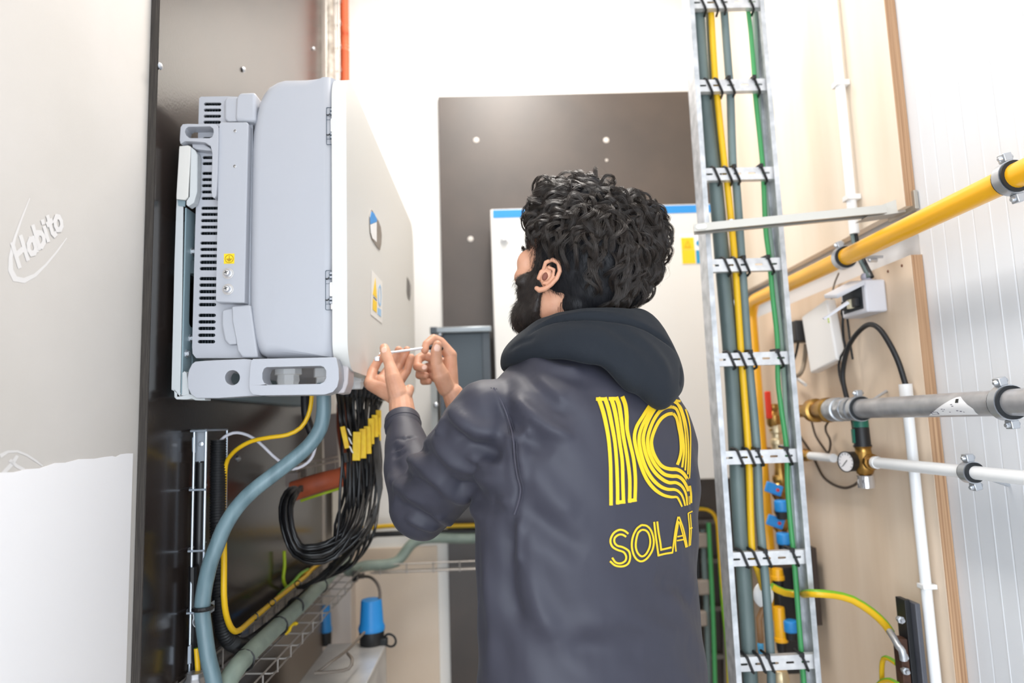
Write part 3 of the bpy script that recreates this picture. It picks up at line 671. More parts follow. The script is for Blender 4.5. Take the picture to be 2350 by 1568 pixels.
# metal box below
c0 = P(726,1490,2.1); YM = 2.2
mb = thing('metal_box', 'shiny open metal box with loose wires at the bottom of the picture', 'box', P(800,1560,YM))
tz = P(800,1487,2.42).z
xa, xb = P(745,1487,2.42).x, P(884,1487,2.42).x
M_bx = mat('bright_steel_sheet', (232,230,226), .32, .45, col2=(206,204,202), vscale=9)
MB().box((xa, 2.0, tz-.012), (xb, 2.47, tz)).build('lid', M_bx, mb, bevel=.003)
MB().box((xa+.004, 2.004, tz-.30), (xb-.004, 2.466, tz-.013)).build('body', M_bx, mb, bevel=.003)
tag(MB().box((xb-.03, 2.12, .02), (xb+.02, 2.40, tz-.302)).build('blue_crate', M_blue, bevel=.004), 'blue plastic box under the shiny metal box', 'box')
cable('loose_wire', [P(727,1545,1.95), P(760,1520,1.95), P(800,1490,2.05), P(836,1452,2.2)], .004, mat('taupe_wire', (120,110,100), .5), 'thin wire slanting up across the metal box')
cable('loose_wire', [P(722,1545,1.94), P(760,1543,1.94), P(800,1535,1.94), P(808,1515,1.95), P(798,1500,2.0)], .0045, MATS['taupe_wire'], 'bent dark wire lying on the metal box')
# ================================================================ cable ladder
YL = 1.85
def XL_(px, Y=YL): return P(px, 972, Y).x
xl0 = P(1661,972,YL).x; xr0 = P(1826,972,YL).x
lad = thing('cable_ladder', 'tall galvanised cable ladder standing between the worker and the gas pipes', 'cable ladder', ((xl0+xr0)/2, YL, .02))
def rail(x, s):
    "C-profile rail, s = +1 opens to the right"
    ln = .014; t = .0025; d = .068
    pr = [(0,0),(ln,0),(ln,t),(t,t),(t,d-t),(ln,d-t),(ln,d),(0,d)]
    return MB().plate([Vector((x+s*a, YL+c, .02)) for a, c in pr], (0,0,ZC-.03)).build('side_rail', mat('rail_zinc', (214,216,220), .42, .5, col2=(176,180,184), vscale=30), lad)
rail(xl0-.014, 1); rail(xr0+.012, -1)
zr = [P(1700, y_, YL+.016).z for y_ in (7,197,400,609,825,1050,1283,1524)]
zr.append(zr[-1]-.25); zr.insert(0, zr[0]+.25)
M_rung = mat('rung_zinc', (222,222,222), .4, .45, col2=(200,200,202), vscale=40)
rung_src = None
xa, xb = xl0-.012, xr0+.010
for z in zr:
    if rung_src is None:
        b = MB(); x_ = xa+.012; hol = []
        while x_ < xb-.03:
            hol.append([Vector((x_+.011+a, YL+.010, z-.0+c)) for a, c in rrect(-.011,-.0028,.011,.0028,.0027,3)]); x_ += .041
        b.plate([Vector((xa,YL+.010,z-.018)), Vector((xb,YL+.010,z-.018)), Vector((xb,YL+.010,z+.018)), Vector((xa,YL+.010,z+.018))], (0,.002,0), hol)
        b.box((xa,YL+.012,z-.018),(xb,YL+.030,z-.016)); b.box((xa,YL+.012,z+.016),(xb,YL+.030,z+.018))
        rung_src = b.build('rung', M_rung, lad); z0 = z
    else:
        o = rung_src.copy(); COL.objects.link(o); o.location = (0,0,z-z0)
YK = YL+.050
def lp(pts, Y): return [P(x, y, Y) for x, y in pts]
ck = [
 ('thick_grey_cable', lp([(1594,-60),(1600,0),(1612,180),(1634,380),(1641,415),(1656,600),(1674,800),(1684,950),(1696,1180),(1712,1400),(1722,1568),(1726,1640)], YK+.004), .0195, M_greycable2, 'thickest grey cable on the ladder, beside its left rail', 'cable'),
 ('earth_cable', lp([(1628,-60),(1631,13),(1641,180),(1645,215),(1663,383),(1668,415),(1686,594),(1700,800),(1717,1032),(1722,1180),(1726,1262),(1732,1290)], YK-.010)+lp([(1742,1318)], YK+.03)+lp([(1752,1352)], YK+.05), .0093, earth_mat('earth_sheath_ladder', .0, .14, .62), 'thick mostly yellow earth cable running down the ladder', 'cable'),
 ('earth_cable', lp([(1770,1346),(1800,1360)], YK+.08)+lp([(1835,1364)], YK+.06)+lp([(1865,1362),(1910,1365),(1955,1376),(2000,1404),(2030,1432),(2044,1452)], 1.80), .0105, earth_mat('earth_sheath_bar', .0, .34, .1), 'thick yellow and green cable curving from behind the ladder to the earth bar', 'cable'),
 ('grey_cable', lp([(1655,-60),(1661,15),(1671,150),(1676,215),(1682,385),(1689,415),(1701,580),(1716,800),(1736,1022),(1743,1180),(1757,1342),(1768,1498),(1772,1640)], YK-.008), .0115, M_greycable, 'slimmer grey cable on the ladder, right of the yellow one', 'cable'),
 ('green_cable', lp([(1712,-60),(1716,13),(1723,77),(1731,173),(1733,217),(1744,319),(1750,380),(1752,415),(1757,527),(1765,591),(1773,680),(1784,783),(1785,869),(1792,933),(1805,1030),(1807,1112),(1812,1180),(1824,1306),(1837,1472),(1845,1568),(1850,1640)], YK-.012), .0068, M_greencable, 'green cable tied near the right rail of the ladder', 'cable'),
 ('thin_grey_cable', lp([(1622,-60),(1626,60),(1636,215),(1649,380),(1654,430),(1671,620),(1689,800),(1700,950),(1712,1180),(1724,1400),(1738,1640)], YK+.020), .0075, mat('olive_cable', (96,98,78), .55), 'thin olive cable squeezed between the thick grey and the yellow cable', 'cable'),
 ('thin_grey_cable', lp([(1731,-40),(1734,60),(1740,215),(1755,420),(1775,610),(1795,800),(1806,1000),(1822,1240),(1838,1500),(1846,1640)], YK+.006), .0062, mat('sage_cable', (140,160,146), .55), 'thin sage cable against the right rail of the ladder', 'cable'),
]
for nm, pts, r, m, lab, cat in ck: cable(nm, pts, r, m, lab, cat, step=.02, n=12)
# black ties slanting over every rung
tx = {7:[1612,1640,1658,1722],197:[1627,1650,1678,1736],400:[1644,1672,1690,1752],609:[1668,1692,1712,1768],825:[1679,1704,1728,1790],1050:[1698,1724,1744,1810],1283:[1709,1735,1762,1824],1524:[1720,1748,1768,1846]}
tsrc = None
for (py, xs), z, rn in zip(tx.items(), zr[1:-1], ('topmost visible ladder','second ladder','third ladder','fourth ladder','fifth ladder','sixth ladder','seventh ladder','lowest visible ladder')):
    for i, px in enumerate(xs):
        c_ = P(px, py, YL+.010); z_ = z
        ptsx = [Vector((c_.x-.012, YL+.040, z_+.024)), Vector((c_.x-.010, YL+.012, z_+.023)), Vector((c_.x-.006, YL+.006, z_+.017)), Vector((c_.x+.006, YL+.006, z_-.017)), Vector((c_.x+.010, YL+.012, z_-.023)), Vector((c_.x+.013, YL+.040, z_-.026))]
        b = MB(); b.tube(ptsx, .0036, 6)
        if i in (2, 3): b.box((c_.x-.012, YL+.000, z_+.014), (c_.x-.002, YL+.010, z_+.025))
        tag(b.build('cable_tie', M_tie), 'black tie over the '+('thick grey cable','yellow earth cable','slim grey cable','green cable')[i]+' on the '+rn+' rung', 'cable tie', 'ties on the cable ladder rungs')
# ================================================================ strut bracket to the right wall
A = P(1592, 527, YL-.022); Yb = 1.70
Bq = P(2030, 484, Yb)
st = thing('strut_bracket', 'bright steel channel reaching from the ladder to the right wall', 'bracket', A)
M_strut = mat('strut_steel', (186,182,174), .38, .75)
d = (Bq-A).normalized(); sd = d.cross(Vector((0,0,1))).normalized(); u = sd.cross(d)
L = (Bq-A).length
b = MB(); w_, h_, t = .041, .021, .0025
prf = [(-w_/2,-h_/2),(-w_/2,h_/2),(w_/2,h_/2),(w_/2,-h_/2),(w_/2-.008,-h_/2),(w_/2-.008,-h_/2+t),(w_/2-t,-h_/2+t),(w_/2-t,h_/2-t),(-w_/2+t,h_/2-t),(-w_/2+t,-h_/2+t),(-w_/2+.008,-h_/2+t),(-w_/2+.008,-h_/2)]
# near side web carries a slot at the ladder end
b.plate([A+sd*a+u*c for a, c in prf], d*L); b.build('channel', M_strut, st)
MB().plate([A+sd*(.0225 if sd.y < 0 else -.0225)+d*a+u*c for a, c in rrect(.006,-.0065,.034,.0065,.006,4)], sd*.001).build('end_slot', mat('slot_shine', (236,236,232), .5, .1), st)
E0 = P(2020,484,Yb); E1_ = P(2079,449,Yb-.02); E2 = P(2079,484,Yb-.02)
MB().plate([P(1985,500,1.71), P(2020,472,1.70), P(2079,449,1.68), P(2079,486,1.68)], (0,.05,0)).build('end_plate', M_strut, st)
MB().box((P(2079,470,1.68).x-.002, 1.64, P(2079,490,1.68).z), (XR-.002, 1.76, P(2079,448,1.68).z)).build('wall_foot', M_strut, st, bevel=.001)
for yy in (1.78, ): MB().lathe(A+d*.10+u*.012, u, [(0,.008),(.005,.008),(.006,.004)], 6).build('bolt', M_zinc, st)
# ================================================================ vertical basket tray beside the left edge
M_wire2 = mat('light_tray_wire', (186,196,208), .35, .7)
vt = thing('cable_tray', 'vertical wire cable tray on the dark board below the inverter', 'cable tray', (-.66, 1.6, .6))
ztop = P(458, 988, 1.525).z; zbot = .55
xA = P(446, 988, 1.525).x; xB = P(473, 988, 1.525).x; xw_ = XB+.004
def vw(x, y, z0, z1, r=.0025): MB().tube([(x, y, z0), (x, y, z1)], r, 8).build('long_wire', M_wire2, vt, smooth=True)
vw(xA, 1.525, .55, ztop); vw(xB, 1.525, .55, ztop, .003); vw(P(521,985,1.63).x, 1.63, .95, ztop); vw(P(521,985,1.63).x, 1.63, .55, .84); vw(xw_, 1.585, .55, ztop)
for py in (987, 1122, 1262, 1404):
    z = P(458, py, 1.525).z
    MB().tube([(xB+.003, 1.522, z-.002), (xA-.006, 1.522, z-.002), (xw_, 1.54, z), (xw_, 1.625, z)], .0025, 8).build('cross_wire', M_wire2, vt, smooth=True)
z = ztop; MB().tube([(xB, 1.525, z), (P(521,985,1.63).x, 1.63, z)], .0025, 8).build('cross_wire', M_wire2, vt, smooth=True)
MB().plate([P(446,988,1.535),P(473,986,1.535),P(471,1058,1.535),P(447,1060,1.535)], (0,.002,0)).build('fixing_plate', mat('dull_plate', (150,156,164), .45, .6), vt)
MB().lathe(P(462,1019,1.535), (0,-1,0), [(0,.006),(.003,.006),(.004,.004)], 10).build('rivet', M_zinc, vt, smooth=True)
MB().plate([P(441,1004,1.525),P(448,1000,1.525),P(448,1040,1.525),P(441,1038,1.525)], (0,.004,0)).build('edge_clip', M_wire2, vt, bevel=.001)
MB().plate([P(431,1484,1.52),P(438,1480,1.52),P(438,1524,1.52),P(430,1526,1.52)], (0,.005,0)).build('edge_clip', M_wire2, vt, bevel=.001)
MB().plate([P(442,1408,1.522),P(478,1410,1.522),P(476,1450,1.522),P(462,1440,1.522),P(446,1438,1.522)], (0,.003,0)).build('clamp_plate', M_zinc, vt)
MB()._lathe(P(458,1426,1.520), Vector((0,-1,0)), [(0,.014),(.003,.014),(.003,.010),(.008,.010),(.010,.006),(.010,.004),(.012,.0035)], 20).build('washer_bolt', M_zinc, vt, smooth=True, sharp=35)
MB().box(P(482,1384,1.50), P(492,1402,1.52)).build('tie_head', mat('slate_grey', (120,132,144), .5), vt)
tag(MB().tube([P(444,1300,1.53)+Vector((0,.0,0))]+[P(443,1440,1.54), P(440,1600,1.54)], .010, 10).build('black_cable', M_blackcable), 'short straight black cable inside the near edge of the vertical tray', 'cable')
cable('black_cable', [P(462,1062,1.56), P(460,1150,1.56), P(457,1300,1.56), P(455,1440,1.56), P(452,1600,1.56)], .0115, M_blackcable, 'black cable behind the steel plate of the vertical tray', step=.05)
cable('earth_cable', [P(451,1488,1.51), P(453,1520,1.51), P(455,1560,1.51), P(456,1620,1.51)], .0055, earth_mat('earth_sheath_corner', .2, .35, .0), 'yellow-green cable at the bottom of the vertical tray')
# steel clamp at the very bottom
b = MB(); q = P(448,1566,1.50)
tag(b.lathe(q+Vector((0,0,-.03)), (0,0,1), [(0,.026),(.03,.026),(.04,.018),(.05,.018)], 8).build('pipe_coupler', mat('worn_steel', (150,150,152), .4, .7), bevel=.002), 'worn grey steel coupler at the foot of the vertical tray', 'coupler')
# ---------------------------------------------------------------- cables from the inverter
g = [P(744,880,1.50), P(743,905,1.50), P(743,944,1.50), P(735,984,1.495), P(714,1017,1.49), P(681,1048,1.485), P(631,1087,1.48), P(580,1127,1.475), P(543,1166,1.475), P(514,1212,1.475), P(499,1250,1.475), P(482,1294,1.475), P(469,1352,1.48), P(464,1400,1.48), P(468,1440,1.48), P(477,1505,1.48), P(490,1560,1.48), P(500,1620,1.48)]
cable('thick_grey_cable', g, .0158, mat('blue_grey_sheath', (112,136,144), .36, col2=(90,114,122), vscale=60, stretch=(1,1,.06)), 'thick blue-grey cable sweeping from under the inverter down to the left tray', n=18)
tag(MB().tube(disc(P(466,1396,1.478), (0,0,1), .0178, 18), .0045, 6, closed=True).build('cable_tie', M_tie), 'wide black tie where the thick blue-grey cable meets the tray', 'cable tie')
cable('earth_cable', [P(716,895,1.54), P(714,925,1.54), P(707,955,1.54), P(690,982,1.54), P(660,998,1.54), P(620,1004,1.54), P(580,1012,1.55), P(550,1027,1.56), P(530,1045,1.58), P(519,1066,1.60), P(515,1120,1.61), P(513,1200,1.61), P(512,1240,1.60)], .0048, earth_mat('earth_sheath_inverter', .9, .3, .75), 'yellow-green earth cable curving from the inverter into the vertical tray')
cable('white_cable', [P(500,1040,1.60), P(503,1018,1.60), P(515,1003,1.60), P(535,994,1.60), P(556,995,1.60), P(582,1006,1.60), P(606,1026,1.60), P(625,1045,1.60), P(643,1060,1.60), P(662,1076,1.60), P(685,1074,1.60), P(706,1062,1.60), P(718,1046,1.60), P(724,1026,1.60)], .0036, mat('pale_grey_cable', (206,204,212), .45), 'thin pale grey cable arching out of the black corrugated conduit')
cable('black_hose', [P(700,905,1.75), P(702,950,1.75), P(712,985,1.76), P(718,1000,1.76)], .011, M_blk, 'short black tube end behind the yellow-green cable')
# ---------------------------------------------------------------- bundle of black solar cables
rnd = random.Random(3)
NB = 24
first = None
lab_pts = []
for i in range(NB):
    u = i/(NB-1)
    x0 = 772+u*104; 
    Y0 = 1.78+u*.36; 
    yt = 888+u*34
    spread = 1.0
    xm1 = 782+u*84+rnd.uniform(-3,3)
    xm2 = 785+u*80+rnd.uniform(-7,7)
    Ym = 1.82+u*.20+rnd.uniform(-.02,.02)
    if i % 3 != 2:
        # down, round the bottom and up to the left into the coil
        dep = rnd.uniform(0,1); lo = rnd.uniform(-1,1)
        r_ = rnd.uniform(-1,1)
        pts = [P(x0, yt, Y0), P(xm1, 960, Ym+.05), P(xm2, 1050, Ym), P(786+u*74+rnd.uniform(-6,6), 1130, Ym),
               P(772+u*62+rnd.uniform(-8,8), 1205+u*10, 1.84+.06*r_), P(758+12*lo, 1262+18*lo, 1.82+.05*r_), P(715+6*lo, 1283+22*lo-10, 1.80+.05*r_),
               P(682-8*lo, 1262+14*lo, 1.80+.04*r_), P(661-13*lo, 1215+4*lo, 1.80+.04*r_), P(656-14*lo, 1165, 1.82+.04*r_), P(664-10*lo, 1138-8*lo, 1.84+.03*r_), P(680-6*lo, 1124-6*lo, 1.9), P(692, 1122+4*lo, 2.0)]
    else:
        pts = [P(x0, yt, Y0), P(xm1, 960, Ym+.05), P(xm2+6, 1060, Ym), P(796+u*72, 1160, Ym), P(788+u*66+rnd.uniform(-6,6), 1230+rnd.uniform(-14,10), 1.95),
               P(770+u*50, 1290+rnd.uniform(-12,12), 2.05), P(720+u*40+rnd.uniform(-10,10), 1325+rnd.uniform(-8,8), 2.08), P(690+rnd.uniform(-10,10), 1350, 2.10)]
    cable('solar_cable', pts, .0042, M_blackcable, 'thin black cable in the looped bundle hanging from the inverter', group='black cables hanging from the inverter', n=6, step=.022)
# second strand loop making the coil dense
for k in range(14):
    lo = rnd.uniform(-1,1); r_ = rnd.uniform(-1,1)
    pts = [P(690+rnd.uniform(-4,4),1122+5*lo,1.95), P(672-9*lo,1130-8*lo,1.86), P(656-14*lo,1165,1.83+.03*r_), P(660-13*lo,1215+4*lo,1.82+.04*r_), P(684-8*lo,1264+13*lo,1.82+.04*r_), P(724+4*lo,1278+16*lo,1.84+.04*r_), P(766+10*lo,1262+14*lo,1.86), P(800+12*lo,1225+8*lo,1.9), P(828+10*lo,1160,1.93), P(842+8*lo,1090,1.95), P(838+8*lo,1010,1.96), P(828+10*lo,940,1.98)]
    cable('solar_cable', pts, .0042, M_blackcable, 'thin black cable in the looped bundle hanging from the inverter', group='black cables hanging from the inverter', n=6, step=.022)
for k in range(5):   # a few loose ones bulging right
    o_ = k*7; pts = [P(850+k*4,930,2.0), P(856+k*3,1000,1.95), P(860+k*3,1060,1.92), P(868+k*2,1120,1.90), P(866-k,1170,1.9), P(850-k*3,1215+k*3,1.92), P(815-k*4,1252+k*6,1.98), P(780-k*4,1282+k*8,2.05), P(742,1312+k*5,2.1)]
    cable('solar_cable', pts, .0034, mat('grey_black_cable', (58,56,54), .4), 'thin dark cable bulging out to the right of the black bundle', group='loose cables right of the black bundle', n=6, step=.022)
# yellow wrap labels
M_lab = mat('yellow_cable_marker', (252,214,30), .5, col2=(244,196,20), vscale=60)
labs = [(793,1004,8,50,12),(820,1024,13,64,-2),(834,1018,11,66,0),(845,1010,11,62,2),(853,990,10,58,0),(862,978,10,50,2),(869,985,9,52,0),(870,962,9,40,0),(826,1002,9,42,0),(858,1006,9,40,0)]
for n_, (px, py, w_, h_, tl) in enumerate(labs):
    Y = 1.84+.02*n_; c_ = P(px, py, Y); hw = w_*Y/F/2*1.25; hh_ = h_*Y/F/2; a_ = math.radians(tl)
    ux_ = Vector((math.cos(a_),.25,math.sin(a_))); uz_ = Vector((-math.sin(a_),0,math.cos(a_)))
    o = MB().obox(c_+Vector((0,-.008,0)), ux_*hw, Vector((0,.0035,0)), uz_*hh_).build('cable_marker', M_lab, bevel=.001)
    tag(o, ('tilted yellow marker sleeve set apart left of the others','widest and lowest yellow marker sleeve on the black cables','yellow marker sleeve just right of the lowest one','middle yellow marker sleeve of the rising row','yellow marker sleeve right of the middle of the row','tall yellow marker sleeve near the top of the row','rightmost yellow marker sleeve, lower one','rightmost yellow marker sleeve, topmost of all','short yellow marker sleeve in front of the two lowest','short yellow marker sleeve in front of the right-hand ones')[n_], 'cable marker', 'yellow cable markers')
tag(MB().tube([P(790,1040,1.82), P(793,1062,1.82)], .009, 8).build('cable_tie', M_tie), 'black band round the leftmost cables below the yellow markers', 'cable tie')
# striped black and white sleeve
for i, (px, py) in enumerate(((802,992),(804,1012),(806,1032))):
    tag(MB().obox(P(px, py, 1.80), Vector((.0022,0,-.0015)), Vector((0,.002,0)), Vector((-.0035,0,.0085))).build('white_marker', M_whiteplastic), ('top','middle','bottom')[i]+' white band of three on a black cable left of the yellow markers', 'cable marker', 'white bands on the cables')
# orange tube lying behind the coil
cable('orange_tube', [P(672,1128,2.06), P(690,1122,2.06), P(720,1112,2.06), P(752,1103,2.07), P(786,1094,2.10), P(806,1075,2.16), P(800,1030,2.26), P(792,980,2.36), P(790,930,2.5)], .029, mat('terracotta_tube', (196,96,60), .6, col2=(160,76,48), vscale=14), 'thick terracotta tube behind the black coil bending up behind the inverter', 'conduit')
cable('earth_cable', [P(690,1150,2.03), P(720,1140,2.03), P(752,1130,2.03), P(778,1122,2.05)], .004, mat('lime_cable', (170,196,30), .45), 'thin lime wire running under the terracotta tube')
# wire basket end behind the thick cable
wb = thing('cable_tray', 'short wire basket end beside the terracotta tube', 'cable tray', P(720,1080,2.2))
for py in (1048, 1058, 1082):
    MB().tube([P(668,py+22,2.15), P(776,py,2.30)], .003, 6).build('long_wire', M_wire, wb)
for k in range(5):
    MB().tube([P(680+k*22,1070-k*4,2.17+k*.03), P(682+k*22,1110-k*5,2.17+k*.03)], .003, 6).build('cross_wire', M_wire, wb)
MB().box(P(655,1118,2.12), P(690,1084,2.15)).build('end_plate', mat('taupe_steel', (140,128,122), .5, .4), wb)
tag(MB().beam(P(757,950,2.60), P(764,1110,2.60), .05, .02, Vector((0,1,0))).build('steel_strip', mat('taupe_steel', (140,128,122), .5, .4)), 'grey steel strip behind the black bundle at the board edge', 'strip')
# white upright panel edge seen between the cables
tag(MB().box((P(762,1180,2.80).x, 2.80, P(780,1240,2.80).z), (P(800,1180,2.80).x, 2.96, P(780,990,2.80).z)).build('white_duct', mat('cream_duct', (232,222,206), .5), bevel=.003), 'cream upright duct behind the black cable bundle', 'duct')
# ================================================================ right wall: pipes
XPP = .97
zY = 1.80
def clampring(c, axis, r, name_lab, rod_to, screws=((0,0,1),), m=M_zinc, w_=.022):
    "pipe clamp: rubber liner + steel band + ears + rod to the wall"
    axis = Vector(axis).normalized()
    t = thing('pipe_clamp', name_lab, 'pipe clamp', c)
    MB()._lathe(Vector(c)-axis*w_*.62, axis, [(0,r+.001),(0,r+.0065),(w_*1.24,r+.0065),(w_*1.24,r+.001)], 28).build('rubber_liner', M_rub, t, smooth=True, sharp=35)
    MB()._lathe(Vector(c)-axis*w_*.42, axis, [(0,r+.0066),(0,r+.0088),(w_*.84,r+.0088),(w_*.84,r+.0066)], 28).build('band', m, t, smooth=True, sharp=35)
    sx = axis.orthogonal().normalized()
    for s_ in screws:
        s_ = Vector(s_).normalized(); q = Vector(c)+s_*(r+.016)
        MB().obox(q, s_.cross(axis)*.008, axis*.009, s_*.008).build('ear', m, t, bevel=.0015)
        MB().lathe(q+s_.cross(axis)*(-.014), s_.cross(axis), [(0,.004),(.003,.0055),(.025,.0055),(.028,.003)], 8).build('clamp_screw', m, t, smooth=True)
    if rod_to is not None: MB().tube([Vector(c)+ (Vector(rod_to)-Vector(c)).normalized()*(r+.008), rod_to], .004, 8).build('threaded_rod', m, t)
    return t
# yellow gas pipe
xv = .97; yv = P(1733,696,2.55).y
yy_ = 2.55
path = [Vector((XPP, .55, zY)), Vector((XPP, 1.2, zY)), Vector((XPP, 1.9, zY)), Vector((XPP, 2.46, zY))]
el = [Vector((XPP, 2.46+.07*math.sin(a), zY-.07+.07*math.cos(a))) for a in np.linspace(.15, math.pi/2, 7)]
dn = [Vector((XPP, 2.53, zY-.2)), Vector((XPP, 2.53, .65))]
tag(MB().tube(path+el+dn, .0235, 24).build('gas_pipe', M_yellowpipe, smooth=True, sharp=60), 'yellow gas pipe running along the right wall and turning down behind the ladder', 'pipe')
ya = PX(1937,590,XPP).y; yb_ = PX(2322,415,XPP).y
clampring((XPP, ya, zY), (0,1,0), .0235, 'clamp on the yellow pipe next to the cable ladder', (XR-.002, ya, zY+.0), ((-.3,0,1),))
clampring((XPP, yb_, zY), (0,1,0), .0235, 'clamp on the yellow pipe at the right edge of the picture', (XR-.002, yb_, zY), ((-.2,0,1),(.2,0,-1)))
# grey steel pipe
zG = 1.386; yl = PX(1955,940,XPP).y
tag(MB().tube([(XPP,.5,zG),(XPP,yl+.0,zG)], .0255, 28).build('steel_pipe', M_steelpipe, smooth=True, sharp=60), 'thick grey steel water pipe along the right wall', 'pipe')
ft = thing('pipe_union', 'threaded steel and brass union at the far end of the grey pipe', 'pipe fitting', (XPP, yl, zG))
y0 = yl
MB()._lathe((XPP,y0-.01,zG), Vector((0,1,0)), [(0,.026),(0,.031),(.018,.031),(.020,.029),(.028,.029)], 24).build('end_ring', M_galv, ft, smooth=True, sharp=35)
MB()._lathe((XPP,y0+.018,zG), Vector((0,1,0)), [(0,.033),(.028,.033)], 8).build('hex_nut', M_galv, ft, bevel=.002)
MB()._lathe((XPP,y0+.046,zG), Vector((0,1,0)), [(0,.030),(.012,.030),(.014,.034),(.06,.034),(.062,.030),(.075,.030)], 24).build('coupling', M_galv, ft, smooth=True, sharp=35)
MB()._lathe((XPP,y0+.12,zG), Vector((0,1,0)), [(0,.031),(.004,.036),(.03,.036),(.034,.030),(.08,.028),(.084,.036),(.11,.036)], 24).build('brass_socket', M_brass, ft, smooth=True, sharp=35)
MB().tube([(XPP,y0+.22,zG),(XPP,y0+.45,zG)], .020, 16).build('brass_pipe', M_brass, ft, smooth=True)
yc1 = PX(1972,935,XPP).y; yc2 = PX(2312,920,XPP).y
clampring((XPP, yc1, zG), (0,1,0), .0255, 'clamp on the grey steel pipe beside its union', (XP-.001, yc1+.0, zG+.045), ((0,0,1),))
clampring((XPP, yc2, zG), (0,1,0), .0255, 'large clamp on the grey steel pipe at the right edge', (XR-.002, yc2-.05, zG+.06), ((-.25,0,1),(.1,0,-1)))
# peeling paper label on the grey pipe
bm_ = MB(); ys0 = PX(2148,945,XPP).y; ys1 = PX(2262,945,XPP).y
def onp(yv_, a, r=.0262): return Vector((XPP-r*math.cos(a), yv_, zG+r*math.sin(a)))
rows = 12
M_tag = mat('paper_tag', (236,236,238), .6)
tg = None
grid = []
for i in range(rows+1):
    u_ = i/rows; y_ = ys0+(ys1-ys0)*u_
    a0 = math.radians(-55); a1 = math.radians(-52+90*min(1,(u_*1.45)))
    if u_ > .75: a1 = math.radians(38-60*(u_-.75)/.25)
    grid.append([bm_.bm.verts.new(onp(y_, a0+(a1-a0)*j/6)) for j in range(7)])
for i in range(rows):
    for j in range(6): bm_.face([grid[i][j], grid[i+1][j], grid[i+1][j+1], grid[i][j+1]])
tg = bm_.build('pipe_label', M_tag, smooth=True); tag(tg, 'white triangular paper label wrapped on the grey pipe', 'label')
def patch(nm, u0, u1, d0, d1, m):
    b = MB(); g_ = [[b.bm.verts.new(onp(ys0+(ys1-ys0)*(u0+(u1-u0)*i/3), math.radians(d0+(d1-d0)*j/3), .0266)) for j in range(4)] for i in range(4)]
    for i in range(3):
        for j in range(3): b.face([g_[i][j], g_[i+1][j], g_[i+1][j+1], g_[i][j+1]])
    return b.build(nm, m, tg)
patch('printed_mark', .68,.74, 8,26, M_ink)
for (u0,u1,d0,d1) in ((.10,.26,-46,-43),(.10,.26,-34,-31),(.10,.12,-46,-31),(.24,.26,-46,-31),(.36,.40,-20,-17),(.42,.44,-22,-18),(.37,.40,-30,-27),(.58,.62,0,3),(.60,.64,-8,-5),(.66,.70,-30,-26),(.72,.76,-34,-30),(.78,.80,-38,-34),(.50,.53,-36,-33)): patch('printed_mark', u0, u1, d0, d1, mat('grey_print', (110,106,122), .6))
# white water pipe with gauge and pressure reducer
XW = 1.0; zW = 1.243
def yW(px, py=1070): return PX(px, py, XW).y
tag(MB().tube([(XW,.5,zW),(XW,yW(2012),zW)], .0142, 22).build('water_pipe', M_whitepipe, smooth=True, sharp=60), 'white water pipe along the right wall, near section', 'pipe')
tag(MB().tube([(XW,yW(1915)+.0,zW),(XW,yW(1858),zW)], .0128, 20).build('water_pipe', M_whitepipe, smooth=True, sharp=60), 'short white water pipe section left of the pressure gauge', 'pipe')
MBq = MB()._lathe((XW,yW(1862),zW), Vector((0,1,0)), [(0,.0135),(0,.017),(.03,.017),(.03,.0205),(.06,.0205),(.07,.016),(.4,.016)], 10)
tag(MBq.build('brass_fitting', M_brass, bevel=.001), 'brass fitting where the white pipe meets the cable ladder', 'pipe fitting')
clampring((XW, yW(2228,1085), zW), (0,1,0), .0145, 'small clamp on the white water pipe', (XR-.002, yW(2228,1085), zW-.03), ((-.1,0,1),(.25,0,-1)), w_=.024)
pv = thing('pressure_reducer', 'brass pressure reducing valve with green and black cap on the white pipe', 'valve', (XW, yW(1982), zW))
yv0 = yW(1984); V0 = Vector((XW, yv0, zW))
MB()._lathe(V0-Vector((0,0,.040)), Vector((0,0,1)), [(0,.012),(.008,.021),(.024,.026),(.050,.026),(.064,.021),(.074,.020),(.080,.024)], 20).build('body', M_brass, pv, smooth=True, sharp=45)
MB()._lathe(V0-Vector((0,.055,0)), Vector((0,1,0)), [(0,.015),(0,.0175),(.012,.0175),(.012,.022),(.024,.022),(.026,.017),(.100,.017),(.100,.022),(.112,.022),(.112,.015)], 10).build('side_ports', M_brass, pv, bevel=.001)
MB()._lathe(V0-Vector((0,.067,0)), Vector((0,1,0)), [(0,.014),(0,.0165),(.012,.0165)], 20).build('white_collar', M_whiteplastic, pv, smooth=True, sharp=40)
MB()._lathe(V0-Vector((0,0,.074)), Vector((0,0,1)), [(0,.013),(.003,.021),(.022,.022),(.030,.020),(.036,.022)], 20).build('chrome_cup', mat('clear_bowl', (225,225,228), .12, .8), pv, smooth=True, sharp=40)
MB()._lathe(V0+Vector((0,0,.040)), Vector((0,0,1)), [(0,.0235),(.004,.0235),(.004,.0215),(.052,.0205)], 20).build('black_cap', M_blk, pv, smooth=True, sharp=40)
MB()._lathe(V0+Vector((0,0,.0925)), Vector((0,0,1)), [(0,.0205),(.024,.020),(.026,.018)], 20).build('green_cap', mat('green_plastic', (22,104,84), .45), pv, smooth=True, sharp=40)
MB().box(V0+Vector((-.025,-.004,.05)), V0+Vector((-.018,.006,.088))).build('scale_window', MATS['green_plastic'], pv)
gp_ = PX(1944,1060,.955); ga = Vector((-1,-.34,.0)).normalized()
ga_ = thing('pressure_gauge', 'round white-faced pressure gauge in front of the white pipe', 'gauge', gp_)
